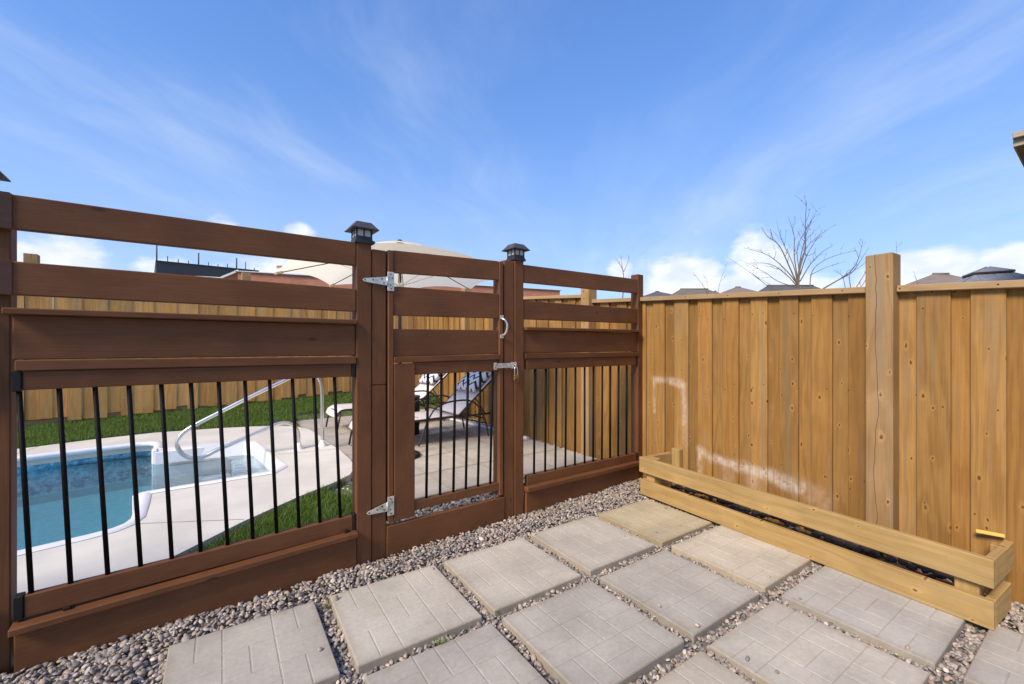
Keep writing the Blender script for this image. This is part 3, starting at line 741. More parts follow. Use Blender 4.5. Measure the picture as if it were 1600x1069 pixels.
# left panel, right panel: (s0, s1, list of boards)
for (s0, s1, top, sec, led, big, strip, low, brl, led2) in [
    (-.80, .743, (1.858,2.002,1.864,2.010), (1.580,1.721,1.576,1.719), (1.495,1.523,1.497,1.524), (1.306,1.495,1.300,1.497), (1.257,1.303,1.252,1.296), (1.173,1.257,1.173,1.252), (.201,.293,.209,.308), (.156,.188,.184,.213)),
    (-2.36, -.792, (1.852,1.996,1.858,2.002), (1.582,1.723,1.580,1.721), (1.493,1.521,1.495,1.523), (1.309,1.493,1.306,1.495), (1.260,1.306,1.257,1.303), (1.173,1.260,1.173,1.257), (.195,.287,.201,.293), (.140,.172,.156,.188)),
    (2.092, 3.603, (1.879,2.028,1.905,2.046), (1.580,1.732,1.592,1.744), (1.490,1.514,1.499,1.527), (1.304,1.490,1.301,1.499), (1.256,1.301,1.253,1.298), (1.168,1.256,1.164,1.253), (.201,.295,.178,.253), (.176,.212,.140,.180))]:
    first = -1 < s0 < 0
    rail_b('rail', s0, s1, *top, .0 if first else .004, .040, bf)
    rail_b('rail', s0, s1, *sec, .0 if first else .004, .040, bf)
    sl_ = s0+(.115 if first else .002)
    rail_b('ledge', sl_-.02 if first else sl_, s1, *led, -.036, .06, bf)
    rail_b('panel_board', sl_, s1, *big, .012, .036, bf)
    rail_b('strip', sl_+.01, s1, *strip, -.008, .030, bf)
    rail_b('baluster_rail', sl_+.03, s1-.025, *low, .004, .042, bf)
    rail_b('baluster_rail', sl_+.035, s1-.018, *brl, .004, .042, bf)
    rail_b('ledge', sl_+.0, s1, *led2, -.05, .085, bf)
    rail_b('base_board', sl_+.01, s1, -.10, led2[0]-.001, -.10, led2[2]-.001, -.014, .024, bf)
    for (sa, sb, z0, z1) in ([(sl_-.002, sl_+.028, low[0]-.004, low[1]), (s1-.024, s1-.002, low[2]-.004, low[3]), (sl_+.004, sl_+.033, brl[0]-.006, brl[1]+.006), (s1-.017, s1-.001, brl[2]-.006, brl[3]+.008)] if first else [(s1-.024, s1-.002, low[2]-.004, low[3]), (s1-.017, s1-.001, brl[2]-.006, brl[3]+.008)]):
        MB().box(sa, sb, .0, .046, z0, z1, .003).build('bracket', M_PLASTIC, bf)
for (a, b_) in ((1.858, 2.002), (1.580, 1.721)): rail_b('rail_end', -.80, -.682, a-.002, b_+.002, a-.002, b_+.002, -.005, -.0005, bf, M_STAIN_DARK, .001)
LT = [-.668,-.549,-.434,-.318,-.198,-.081,.036,.154,.272,.388,.502,.619]; LB = [-.632,-.512,-.390,-.274,-.156,-.039,.077,.193,.309,.424,.539,.656]
RT = [2.227,2.352,2.474,2.594,2.711,2.831,2.953,3.078,3.195,3.322,3.449]; RB = [2.217,2.342,2.462,2.583,2.703,2.831,2.947,3.070,3.191,3.312,3.441]
for a, b_ in zip(LT, LB): MB().tube([(b_, .022, .285), (a, .022, 1.19)], .0095, 12).build('baluster', M_BLACK, bf)
for k in range(12): MB().tube([(-2.27+.118*k, .022, .27), (-2.30+.118*k, .022, 1.19)], .0095, 12).build('baluster', M_BLACK, bf)
post_b('post', -2.46, -2.365, .0, .092, -.25, 2.02, bf)
for a, b_ in zip(RT, RB): MB().tube([(b_, .022, .235), (a, .022, 1.19)], .0095, 12).build('baluster', M_BLACK, bf)
for s_, z_ in [(-.52, .193), (.685, .218)]:
    MB().box(s_-.012, s_+.012, -.01, .02, z_-.004, z_+.012, .002).build('support_block', M_PLASTIC, bf)
rail_b('sill_board', .940, 1.893, -.10, .188, -.10, .168, -.004, .034, bf)

# ------------------------------------------------------------------ gate
gt = thing('gate', 'dark brown gate with black balusters and silver hinges between the posts', 'gate', (0, 2.71014, 0), BA)
post_b('stile', .949, .987, -.004, .085, .205, 1.990, gt)
post_b('stile', 1.842, 1.880, -.004, .085, .190, 2.022, gt)
rail_b('rail', .988, 1.841, 1.846, 1.994, 1.877, 2.024, .002, .040, gt)
rail_b('rail', .988, 1.841, 1.563, 1.757, 1.577, 1.769, .002, .040, gt)
rail_b('panel_board', .988, 1.841, 1.290, 1.475, 1.300, 1.485, .010, .034, gt)
rail_b('strip', .988, 1.841, 1.251, 1.289, 1.255, 1.299, -.010, .030, gt)
rail_b('baluster_rail', 1.138, 1.840, 1.165, 1.250, 1.167, 1.254, .004, .042, gt)
rail_b('baluster_rail', 1.138, 1.840, .235, .307, .237, .289, .004, .042, gt)
post_b('hinge_board', .9885, 1.136, -.006, .034, .205, 1.243, gt)
for a, b_ in zip([1.246,1.351,1.464,1.573,1.683,1.796], [1.233,1.339,1.448,1.553,1.660,1.772]):
    MB().tube([(b_, .022, .275), (a, .022, 1.185)], .0095, 12).build('baluster', M_BLACK, gt)
def t_hinge(zc, m, tip, root, dz):
    h = MB()
    V = []
    for n_ in (-.0105, -.0062):
        V += [(tip, n_, zc+dz-.012), (root, n_, zc-.029), (root, n_, zc+.029), (tip, n_, zc+dz+.010), (tip-.012, n_, zc+dz-.001)]
    h.add(V, [(4,0,1,2,3), (9,8,7,6,5), (0,5,6,1), (1,6,7,2), (2,7,8,3), (3,8,9,4), (4,9,5,0)])
    o = h.build('hinge', m, gt)
    MB().box(root+.002, root+.047, -.0112, -.0066, zc-.062, zc+.062, .002).build('leaf_plate', m, o)
    MB().tube([(root+.001, -.011, zc-.030), (root+.001, -.011, zc+.030)], .0055, 10).build('pin', m, o)
    for sx, sz in [(tip+.004, dz), (tip+.055, dz*.5+.002), (root-.035, .012), (root-.022, -.014), (root+.022, .048), (root+.034, .022), (root+.022, -.022), (root+.026, -.048)]:
        MB().lathe([(0, .0022), (.004, .0018), (.0052, 0)], 10).build('screw', M_LAMPCAP, o, (sx, -.0108, zc+sz), (R(90), 0, 0))
t_hinge(1.784, M_ZINC, .792, .940, -.004)
t_hinge(.315, M_ZINCW, .818, .940, -.012)
hd = MB().tube(smooth_path([(1.862, -.008, 1.575), (1.874, -.03, 1.565), (1.886, -.042, 1.535), (1.888, -.044, 1.51), (1.884, -.040, 1.478), (1.874, -.028, 1.452), (1.864, -.008, 1.446)], 4), [.0085]*25, 10).build('handle', M_CHROME, gt)
for z_ in (1.587, 1.436): MB().box(1.847, 1.879, -.012, -.0065, z_-.014, z_+.014, .002).build('mount_plate', M_ZINC, hd)
hs = MB().box(1.815, 1.975, -.017, -.012, 1.188, 1.226, .002).build('hasp', M_ZINC, gt)
MB().box(1.782, 1.812, -.0165, -.0115, 1.177, 1.232, .002).build('hinge_plate', M_ZINC, hs)
MB().box(1.955, 2.010, -.011, -.0035, 1.180, 1.232, .003).build('staple_plate', M_ZINC, hs)
MB().tube([(1.978, -.008, 1.214), (1.978, -.03, 1.216), (1.978, -.034, 1.206), (1.978, -.03, 1.196), (1.978, -.008, 1.198)], .004, 8).build('staple', M_CHROME, hs)
for dx in (.008, .02): MB().lathe([(0, .002), (.004, .0016), (.005, 0)], 10).build('screw', M_LAMPCAP, hs, (1.79+dx, -.0168, 1.205+(dx-.014)*2), (R(90), 0, 0))
pl = thing('padlock', 'small brass padlock hanging from the gate hasp', 'padlock', (1.988, 2.71014+.0367*1.988-.028, 1.085), BA)
MB().box(-.024, .024, -.010, .010, 0, .046, .005).build('body', M_BRASS, pl)
MB().tube(smooth_path([(-.015, 0, .040), (-.015, 0, .082), (-.011, 0, .103), (0, 0, .112), (.011, 0, .103), (.015, 0, .082), (.015, 0, .040)], 4), .0042, 8).build('shackle', M_CHROME, pl)
MB().box(-.02, .02, -.0118, -.0095, .006, .012, .0005).build('lower_band', M_LAMPCAP, pl)

# ------------------------------------------------------------------ solar lamps on the posts
def post_lamp(s, n, z, label):
    x = s*math.cos(BA)-n*math.sin(BA); y = 2.71014+s*math.sin(BA)+n*math.cos(BA)
    r_ = thing('post_lamp', label, 'post lamp', (x, y, z), BA, 'solar lamps capping the brown fence posts')
    MB().frustum(.060, .060, -.012, .056, .056, .006).build('skirt', M_LAMPCAP, r_)
    MB().frustum(.053, .053, .006, .050, .050, .030).build('collar', M_LAMPCAP, r_)
    c = MB().box(-.046, .046, -.046, .046, .030, .034, .001)
    for a in (-1, 1):
        for b_ in (-1, 1): c.box(a*.046-.005, a*.046+.005, b_*.046-.005, b_*.046+.005, .030, .078, .001)
    for k in range(4):
        M = Matrix.Rotation(k*math.pi/2, 4, 'Z'); c.box(-.004, .004, -.0495, -.0435, .030, .078, .001, M)
    c.build('window_frame', M_LAMPCAP, r_)
    for k in range(4):
        for e in (-1, 1):
            MB().box(e*.0225-.0175, e*.0225+.0175, -.0465, -.0435, .034, .076, 0, Matrix.Rotation(k*math.pi/2, 4, 'Z')).build('pane', M_GLASS, r_)
    MB().box(-.038, .038, -.038, .038, .034, .040, .001).build('light_plate', M_VINYL, r_)
    MB().frustum(.082, .082, .078, .046, .046, .124).build('roof', M_LAMPROOF, r_)
    MB().frustum(.084, .084, .073, .084, .084, .0785).build('eave', M_LAMPCAP, r_)
    MB().box(-.034, .034, -.034, .034, .1235, .1265, .001).build('solar_panel', M_BLACK, r_)
    MB().lathe([(0, .012), (.008, .009), (.012, 0), (.008, -.009), (0, -.012)], 12).build('knob', M_LAMPCAP, r_, (.064, -.03, .004))
post_lamp(.794, .046, 2.022, 'bronze solar lamp capping the post on the gate hinge side')
post_lamp(2.043, .046, 2.064, 'bronze solar lamp capping the post on the padlock side')
post_lamp(-.806, .085, 2.022, 'bronze solar lamp cut off at the left picture edge')

# ------------------------------------------------------------------ board fence along the right side
RA = math.atan2(RF_D[1], RF_D[0])       # local x runs away from the camera, local y towards the yard
rf = thing('board_fence', 'tall honey coloured board fence running along the yard behind the planter', 'board fence', (*RF_P, 0), RA)
def cap_z(s):
    if s < .83: return 1.866+.060*s
    if s < 4.1: return 1.918+.076*s
    return 2.255+.03*(s-4.1)
def fboard(s0, s1, n0, n1, z0, par=rf, m=M_FENCE, zt=None):
    z1 = (cap_z((s0+s1)/2) if zt is None else zt)-.026
    return beam('board', ((s0+s1)/2, (n0+n1)/2, z0), ((s0+s1)/2, (n0+n1)/2, z1), s1-s0, n1-n0, m, par, .0025, wv=(1,0,0))
NEARS = [.234, -.030, -.264, -.531, -.770, -1.011, -1.244, -1.468, -1.686, -1.905]
E1 = [(a, b_) for a, b_ in zip(NEARS[1:], NEARS[:-1])]
E2 = [(-2.282, -2.035), (-2.498, -2.282), (-2.735, -2.498), (-2.97, -2.735), (-3.21, -2.97)]
E3 = [(.234, .497), (.497, .72)]
FS = [.92, 1.085, 1.361, 1.655, 1.945, 2.277, 2.585, 2.899, 3.195, 3.537, 3.866, 4.12]
E4 = list(zip(FS[:-1], FS[1:]))
FS5 = [4.27+.27*i for i in range(9)]
E5 = list(zip(FS5[:-1], FS5[1:]))
for E in (E1, E2, E3, E4, E5):
    for (a, b_) in E:      # a = near edge (the proud board's shadowed edge), b_ = far edge
        w = b_-a; pw = min(w*.60, .145)*random.uniform(.94, 1.05)
        fboard(a, a+pw, -.019+random.uniform(-.002,.002), .0+random.uniform(-.001,.002), -.06, m=M_FENCE if E is E1 else M_FENCE2)
        fboard(a+pw-.02, b_+.012, -.042, -.021, -.06, m=M_FENCE if E is E1 else M_FENCE2)
def fpost(s0, s1, n0, n1, z1): return beam('post', ((s0+s1)/2, (n0+n1)/2, -.3), ((s0+s1)/2, (n0+n1)/2, z1), s1-s0, n1-n0, M_POST, rf, .006, wv=(1,0,0))
fpost(-2.045, -1.905, -.050, .088, 1.948)
fpost(.742, .880, -.050, .088, 2.20)
fpost(4.105, 4.245, -.050, .088, 2.52)
fpost(-4.4, -4.26, -.05, .088, 1.80)
fpost(6.28, 6.42, -.05, .088, 2.65)
for (a, b_) in [(-4.255, -2.048), (-1.902, .740), (.883, 4.10), (4.248, 6.275)]:
    za, zb = cap_z(a+.01), cap_z(b_-.01)
    beam('cap_rail', (a, -.008, za-.021), (b_, -.008, zb-.021), .042, .096, M_CAP, rf, .004)
    for s_ in np.arange(a+.14, b_, .41):
        z_ = za+(zb-za)*(s_-a)/(b_-a)-.02
        MB().lathe([(0, .0015), (.0045, .001), (.005, 0)], 8).build('nail', M_TUBE, rf, (s_, .0402, z_), (R(-90), 0, 0))
nm = MB().lathe([(0, .0015), (.0035, .001), (.004, 0)], 8).mesh('nail'); nm.materials.append(M_TUBE)
for E in (E1, E2):
    for (a, b_) in E:
        for z_ in (.42, 1.02, 1.60):
            for s_ in (a+.03, a+.115):
                if random.random() < .45: continue
                o = bpy.data.objects.new('nail', nm); COL.objects.link(o); o.parent = rf; o.location = (s_+random.uniform(-.006,.006), .0025, z_+random.uniform(-.04,.04)); o.rotation_euler = (R(-90), 0, 0)

# ------------------------------------------------------------------ far fence behind the pool
ff = thing('far_board_fence', 'long board fence behind the pool and lawn', 'board fence', (0, 9.0, 0), BA)
s = -5.6; i = 0
while s < 3.95:
    w = random.uniform(.128, .152); proud = i % 2
    zb = lawn_z(s, 9.05)+random.choice([.02, .03, .05, .09])
    o = beam('board', (s+w/2, .011 if proud else .0, zb), (s+w/2, .011 if proud else .0, 2.33+.008*s), w-.004, .019, M_FAR, ff, .002, wv=(1,0,0))
    s += w; i += 1
for s0 in (-4.85, -2.17, .465, 3.1):
    beam('post', (s0+.07, .10, -.2), (s0+.07, .10, 2.68), .14, .14, M_POST, ff, .005, wv=(1,0,0))
for a, b_ in ((-5.6, -2.3), (-2.05, .40), (.62, 3.95)): beam('cap_rail', (a, .0, 2.352+.008*a), (b_, .0, 2.352+.008*b_), .042, .10, M_CAP, ff, .003)
for a, b_ in ((-5.6, -1.3), (-1.3, 1.3), (1.3, 3.95)):
    beam('kick_board', (a, .045, lawn_z(a, 9.05)-.02), (b_, .045, lawn_z(b_, 9.05)-.02), .20, .035, M_POST, ff, .004)

# ------------------------------------------------------------------ planter
PLA = math.atan2(2.52368-.33479, 3.22575-3.05303)
pt = thing('planter_box', 'long low planter of raw timber boards standing against the board fence', 'planter', (3.22575, 2.52368, 0), PLA)   # local x: away from camera (0 = far end, -2.19 near end), local y: towards the yard
PLN = 2.195; DEP = .385
def pbeam(name, p0, p1, w, t_, wv=None, ch=.004): return beam(name, p0, p1, w, t_, M_PLANT, pt, ch, wv)
pbeam('front_board', (-PLN, -.019, .268), (.012, -.019, .273), .138, .038)
pbeam('front_board', (-PLN, -.019, .068), (.0, -.019, .070), .136, .038)
pbeam('end_board', (-.019, -.040, .272), (-.019, -DEP, .272), .136, .036)
pbeam('end_board', (-.019, -.040, .070), (-.019, -DEP, .070), .136, .036)
pbeam('end_board', (-PLN+.019, -.040, .268), (-PLN+.019, -DEP, .268), .136, .036)
pbeam('end_board', (-PLN+.019, -.040, .068), (-PLN+.019, -DEP+.05, .068), .136, .036)
for x, h in ((-.085, .338), (-PLN+.10, .21)):
    pbeam('corner_post', (x, -.083, .0), (x, -.083, h), .089, .089, (1,0,0), .004)
pbeam('corner_post', (-.085, -DEP-.02, .0), (-.085, -DEP-.02, .385), .089, .05, (1,0,0), .004)
pbeam('corner_post', (-PLN+.06, -DEP, .0), (-PLN+.06, -DEP, .30), .05, .05, (1,0,0), .004)
sm = MB().box(-PLN+.05, -.05, -DEP-.005, -.045, -.03, .012, .01).build('soil_bed', plain('dry_brown_soil', (.20, .155, .10), .95, 0, .4, 18, .8, 60), pt)
rs = np.random.default_rng(11); cl = MB()
for k in range(300):
    V, F = PROTO[k % 6]; s_ = rs.uniform(.008, .032); x = rs.uniform(-PLN+.12, -.12); y = -DEP+.02+.16*rs.beta(1.2, 2.2)
    hz = .015+.07*math.exp(-((y+DEP-.08)/.09)**2)*(.6+.6*math.sin(x*5+1)**2)
    P = V*np.array([s_, s_*rs.uniform(.6,1), s_*.7]); cl.add([(p[0]+x, p[1]+y, p[2]+hz) for p in P], [tuple(f) for f in F], False)
o = cl.build('soil_clods', M_SOIL, pt); o['kind'] = 'stuff'
M_STICK = wood('yellow_stick_lumber', (.72, .50, .13), (.58, .36, .07), (.5, .36, .12), grey=.2, knots=0)
st = beam('timber_stake', (3.505, .345, .335), (3.485, .45, .332), .016, .022, M_STICK, None, .002)
tag(st, 'short yellow timber offcut lying on the near planter corner', 'stake')

# ------------------------------------------------------------------ loungers, pillows, umbrella, side table, pipe
def lounger(x, y, z, label):
    r_ = thing('sun_lounger', label, 'sun lounger', (x, y, z), R(2.2), 'sun loungers on the terrace')
    W = .60; zs = .335; xh = 1.32    # foot end at local x = 0, near side y = 0
    back = Vector((math.cos(R(40)), 0, math.sin(R(40))))
    for yy in (0.0, W):
        MB().tube(smooth_path([(.02, yy, zs-.075), (.06, yy, zs-.01), (.14, yy, zs+.012), (.3, yy, zs), (.8, yy, zs), (xh+.02, yy, zs-.005), (xh+.52, yy, zs-.01)], 4), .0135, 8).build('side_rail', M_TUBE, r_)
        MB().tube([(.08, yy, zs), (.02, yy, .015)], .0135, 8).build('leg', M_TUBE, r_)
        yo = yy+(-.035 if yy == 0 else .035)
        MB().tube(smooth_path([(.70, yo, .012), (.76, yo, .16), (.83, yo, .33), (.93, yo, .47), (1.08, yo, .535), (1.28, yo, .555), (1.46, yo, .54), (1.60, yo, .46), (1.70, yo, .30), (1.75, yo, .16), (1.78, yo, .012)], 4), .0125, 8).build('arm_loop', M_TUBE, r_)
        p0 = Vector((xh, yy, zs+.015)); p1 = p0+back*.80
        MB().tube([p0, p1], .0135, 8).build('back_rail', M_TUBE, r_)
        MB().tube([(1.30, yy, zs-.02), (1.74, yo, .20)], .010, 6).build('brace', M_TUBE, r_)
        # notched recliner rack
        rk = MB().tube([p0+back*.34, (1.76, yy, .31)], .009, 6)
        for q in range(4):
            c = Vector((1.58+.05*q, yy, .345-.012*q)); rk.tube([c, c+Vector((.012, 0, .035))], .006, 6)
        rk.build('rack', M_TUBE, r_)
    for (a, c) in [((.8, .33), (.8, .33)), ((1.74, .26), (1.74, .26)), ((.07, .315), (.07, .315))]:
        MB().tube([(a[0], 0, a[1]), (c[0], W, c[1])], .011, 8).build('cross_bar', M_TUBE, r_)
    MB().tube([p1-Vector((0, W, 0)), p1], .0135, 8).build('back_bar', M_TUBE, r_)
    # woven sling: seat with a turned-down foot end, and the raised back
    sp = smooth_path([(.015, 0, zs-.09), (.05, 0, zs-.02), (.12, 0, zs+.018), (.22, 0, zs+.022), (.7, 0, zs+.012), (xh, 0, zs+.016)], 4)
    mb = MB(); V = []
    for p in sp:
        for k in range(7):
            yy = W*k/6; V.append((p.x, yy, p.z-.018*(1-(2*k/6-1)**2)))
    F = [(i*7+k, i*7+k+1, (i+1)*7+k+1, (i+1)*7+k) for i in range(len(sp)-1) for k in range(6)]
    o = mb.add(V, F, True).build('sling_seat', M_SLING, r_); sol = o.modifiers.new('thick', 'SOLIDIFY'); sol.thickness = .006
    mb = MB(); V = []
    up = Vector((-back.z, 0, back.x))
    for i_ in range(10):
        p = Vector((xh, 0, zs+.018))+back*(.80*i_/9)
        for k in range(7):
            q = p-up*(.022*(1-(2*k/6-1)**2)*math.sin(math.pi*i_/9)); V.append((q.x, W*k/6, q.z))
    F = [(i*7+k, i*7+k+1, (i+1)*7+k+1, (i+1)*7+k) for i in range(9) for k in range(6)]
    o = mb.add(V, F, True).build('sling_back', M_SLING, r_); sol = o.modifiers.new('thick', 'SOLIDIFY'); sol.thickness = .006
    return r_, Vector((xh, 0, zs+.03)), back, up
TZ = .058
A, hp, back, up = lounger(1.48, 5.165, TZ, 'sun lounger nearer the gate, beside the black drum table')
B, _, _, _ = lounger(1.50, 6.62, TZ, 'farther sun lounger nearest the lawn, beside the pool handrail')
def chevron():
    m, t, b = mat('chevron_fabric'); co = t.new('ShaderNodeTexCoord').outputs['Object']; x, y, z = t.sep(co)
    f = t.m('ADD', t.m('MULTIPLY', x, 8.0), t.m('MULTIPLY', t.m('PINGPONG', t.m('ADD', y, 2.0), .075), 9.0))
    k = t.ss(t.m('ABSOLUTE', t.m('SUBTRACT', t.m('FRACT', f), .5)), .17, .19)
    t.set(b.inputs['Base Color'], t.mix(k, (.018, .028, .075), (.74, .73, .72))); b.inputs['Roughness'].default_value = .85; return m
M_CHEV = chevron()
def pillow(root, along, label):
    import bmesh
    bm = bmesh.new(); bmesh.ops.create_cube(bm, size=1); bmesh.ops.subdivide_edges(bm, edges=bm.edges[:], cuts=7, use_grid_fill=True)
    for v in bm.verts:
        x, y, z = v.co*2
        e = (1-x**4)*(1-y**4); pin = 1-.10*(1-abs(x))*abs(y)**4-.10*(1-abs(y))*abs(x)**4
        v.co = Vector((x*.20*pin, y*.27*pin, z*(.012+.062*max(e, 0)**.55)))
    me = bpy.data.meshes.new('pillow'); bm.to_mesh(me); bm.free(); me.polygons.foreach_set('use_smooth', [True]*len(me.polygons)); me.materials.append(M_CHEV)
    o = bpy.data.objects.new('chevron_pillow', me); COL.objects.link(o)
    c = Matrix.Translation(root.location) @ Matrix.Rotation(R(2.2), 4, 'Z')
    Mo = Matrix((back, Vector((0,1,0)), up)).transposed().to_4x4(); Mo.translation = hp+back*along+Vector((0, .30, 0))+up*.055
    o.matrix_world = c @ Mo
    tag(o, label, 'pillow', 'chevron pillows on the loungers'); return o
pillow(A, .58, 'white pillow with navy chevrons on the lounger nearer the gate')
pillow(B, .58, 'navy and white chevron pillow on the farther lounger')
tb = thing('drum_table', 'black round drum side table between the loungers', 'side table', (2.40, 6.02, TZ))
MB().lathe([(0, 0), (.145, 0), (.15, .01), (.145, .06), (.142, .10), (.15, .15), (.15, .52), (.15, .535)], 28).build('body', M_PLASTIC, tb)
MB().lathe([(.152, .535), (.158, .54), (.158, .56), (.15, .566), (0, .566)], 28).build('top', plain('dark_grey_top', (.06,.06,.062), .4), tb)

UX, UY = 1.82, 4.86
um = thing('patio_umbrella', 'open cream market umbrella with vented top behind the gate', 'umbrella', (UX, UY, TZ))
MB().tube([(0,0,.05), (0,0,2.52)], .019, 12).build('pole', M_TUBE, um)
MB().tube([(0,0,1.98), (0,0,2.04)], .026, 12).build('runner_hub', M_VINYL, um)
MB().lathe([(0, .10), (.03, .10), (.035, .06), (.20, .045), (.235, .03), (.24, 0)], 28).build('base', M_LAMPCAP, um)
UR = 1.34; ze = 2.120; zt = 2.455
cor = [(UR*math.cos(R(22+45*k)), UR*math.sin(R(22+45*k))) for k in range(8)]
def canopy(r0, z0_, r1, z1_, sag, valance=0):
    mb = MB(); V = []; NR = 6
    for k in range(8):
        for e in range(6):
            f = e/6; a, b_ = Vector(cor[k]), Vector(cor[(k+1) % 8])
            d = a.lerp(b_, f)/UR*(1-.05*math.sin(math.pi*f))
            for i_ in range(NR+1):
                g = i_/NR; rr = r0+(r1-r0)*g
                zz = z0_+(z1_-z0_)*g+.05*math.sin(math.pi*g)*(1 if r0 > .5 else .3)+sag*math.sin(math.pi*f)*(1-g)
                V.append((d.x*rr, d.y*rr, zz))
    m_ = NR+1; F = [(c*m_+i_, ((c+1) % 48)*m_+i_, ((c+1) % 48)*m_+i_+1, c*m_+i_+1) for c in range(48) for i_ in range(NR)]
    return mb.add(V, F, True)
canopy(UR, ze, .22, zt-.02, .045).build('canopy', M_CANVAS, um)
canopy(.34, zt-.005, .02, zt+.055, .01).build('vent_cap', M_CANVAS, um)
MB().lathe([(.045, .055), (.04, .075), (.02, .095), (0, .10)], 16, (0, 0, zt)).build('finial', M_LAMPCAP, um)
for (cx_, cy_) in cor:
    MB().tube([(cx_*.99, cy_*.99, ze-.012), (cx_*.03, cy_*.03, zt-.03)], .0055, 6).build('rib', M_TUBE, um)
    MB().tube([(cx_*.02, cy_*.02, 2.01), (cx_*.52, cy_*.52, ze+.125)], .004, 6).build('stretcher', M_CANVAS, um)
    MB().tube([(cx_*.94, cy_*.94, ze+.004), (cx_*1.005, cy_*1.005, ze-.014)], .014, 8).build('rib_pocket', M_CANVAS, um)

pp = MB().tube([(3.30, 7.4, .085), (3.42, 6.6, .085), (3.56, 5.4, .08), (3.60, 4.72, .07)], .024, 12).build('drain_pipe', M_PVC)
tag(pp, 'white plastic pipe lying on gravel along the board fence beyond the gate', 'pipe')

# grass tufts coming up between the pavers
def tuft(x, y, n_, h, label):
    mb = MB()
    for k in range(n_):
        a = random.uniform(0, 6.28); l = random.uniform(.2, .9)*h; hh = h*random.uniform(.5, 1.1); ox, oy = random.gauss(0, .012), random.gauss(0, .008); an = random.uniform(0, 6.28); w = .0018
        dx, dy = math.cos(an)*w, math.sin(an)*w; lx, ly = math.cos(a)*l, math.sin(a)*l
        mb.add([(ox-dx, oy-dy, 0), (ox+dx, oy+dy, 0), (ox+dx*.8+lx*.3, oy+dy*.8+ly*.3, hh*.6), (ox-dx*.8+lx*.3, oy-dy*.8+ly*.3, hh*.6), (ox+lx, oy+ly, hh)], [(0,1,2,3), (3,2,4)])
    o = mb.build('grass_tuft', M_GRASS, None, (x, y, -.03)); tag(o, label, 'grass tuft', 'weeds in the paver joints')
tuft(.865, 1.79, 34, .065, 'grass tuft in the joint at the front of the middle paver row')
tuft(.50, 2.42, 16, .05, 'small weed at the paver corner below the balusters')
tuft(.33, 2.60, 14, .05, 'small weed in the gravel below the left fence panel')
tuft(1.10, 2.66, 14, .05, 'small weed in the gravel at the foot of the gate')
tuft(1.22, 1.86, 8, .03, 'tiny weed in the joint right of the middle pavers')

# ------------------------------------------------------------------ background buildings
def brick_mat():
    m, t, b = mat('red_brick'); p = t.new('ShaderNodeTexCoord').outputs['Object']
    br = t.new('ShaderNodeTexBrick'); t.set(br.inputs['Vector'], t.comb(t.sep(p)[0], t.sep(p)[2], 0.0)); br.inputs['Scale'].default_value = 1.0
    br.inputs['Brick Width'].default_value = .22; br.inputs['Row Height'].default_value = .075; br.inputs['Mortar Size'].default_value = .008
    br.inputs['Color1'].default_value = (.62, .20, .095, 1); br.inputs['Color2'].default_value = (.50, .155, .075, 1); br.inputs['Mortar'].default_value = (.40, .30, .24, 1)
    n = t.noise(p, .5, 3); s_ = t.vm('SCALE', br.outputs[0]); t.set(s_.node.inputs[3], t.ss(n, .3, .7, .9, 1.1))
    t.set(b.inputs['Base Color'], s_); b.inputs['Roughness'].default_value = .9; return m
M_BRICK = brick_mat()
M_DARKW = plain('charcoal_cladding', (.035, .037, .042), .6, 0, .1, .5)
M_TRIM = plain('white_parapet', (.75, .75, .73), .6)
M_BEIGE = plain('beige_panel', (.46, .40, .32), .8, 0, .1, 2)
M_RED = plain('red_sign', (.50, .05, .04), .5)
A0 = Vector((1.47, 33.2, 0)); A1 = Vector((25.1, 28.2, 0)); dAB = (A1-A0).normalized(); aAB = math.atan2(dAB.y, dAB.x); LAB = (A1-A0).length
bb = thing('brick_building', 'low red brick building with white parapet beyond the far fence', 'building', (A0.x, A0.y, -.3), aAB)
MB().box(0, LAB, 0, 16, 0, 6.50, 0).build('wall', M_BRICK, bb)
MB().box(-9, -.9, .3, 16, 0, 5.98, 0).build('wing_wall', M_BRICK, bb)
MB().box(-.15, LAB+.15, -.12, 16.1, 6.50, 6.56, .01).build('parapet', M_TRIM, bb)
MB().box(-9.1, -.9, .15, 16, 5.98, 6.10, .02).build('parapet', M_TRIM, bb)
MB().add([(-.9,.2,0),(0,.2,0),(0,.2,6.50),(-.9,.2,5.98),(-.9,16,0),(0,16,0),(0,16,6.50),(-.9,16,5.98)], [(0,1,2,3),(7,6,5,4),(3,2,6,7)]).build('sloped_wall', M_BRICK, bb)
MB().add([(-.95,.0,5.98),(.0,.0,6.50),(.0,.0,6.64),(-.95,.0,6.12),(-.95,16,5.98),(.0,16,6.50),(.0,16,6.64),(-.95,16,6.12)], [(0,1,2,3),(3,2,6,7),(0,4,5,1)]).build('sloped_parapet', M_TRIM, bb)
M_WING = plain('dark_window_glass', (.03, .04, .05), .08)
for k in range(5):
    w_ = MB().box(2+k*4.4, 4.2+k*4.4, -.03, .05, 1.2, 3.4, 0).build('window', M_WING, bb)
    MB().box(1.95+k*4.4, 4.25+k*4.4, -.06, -.032, 1.08, 1.19, 0).build('sill', M_TRIM, w_)
def at(px, py, depth):
    X = (px-800)/666.7*depth; Z = -(py-540)/666.7*depth
    return Vector((X*math.cos(HEAD)+depth*math.sin(HEAD), -X*math.sin(HEAD)+depth*math.cos(HEAD), Z+EYE))
p0 = at(244, 408.5, 44); p1 = at(404, 419.5, 50)
db = thing('dark_building', 'charcoal clad building with roof railing behind the brick one', 'building', (p0.x, p0.y, -.3), math.atan2(p1.y-p0.y, p1.x-p0.x))
Ld = (p1-p0).xy.length
MB().box(0, Ld, 0, 15, 0, p0.z+.3, 0).build('wall', M_DARKW, db)
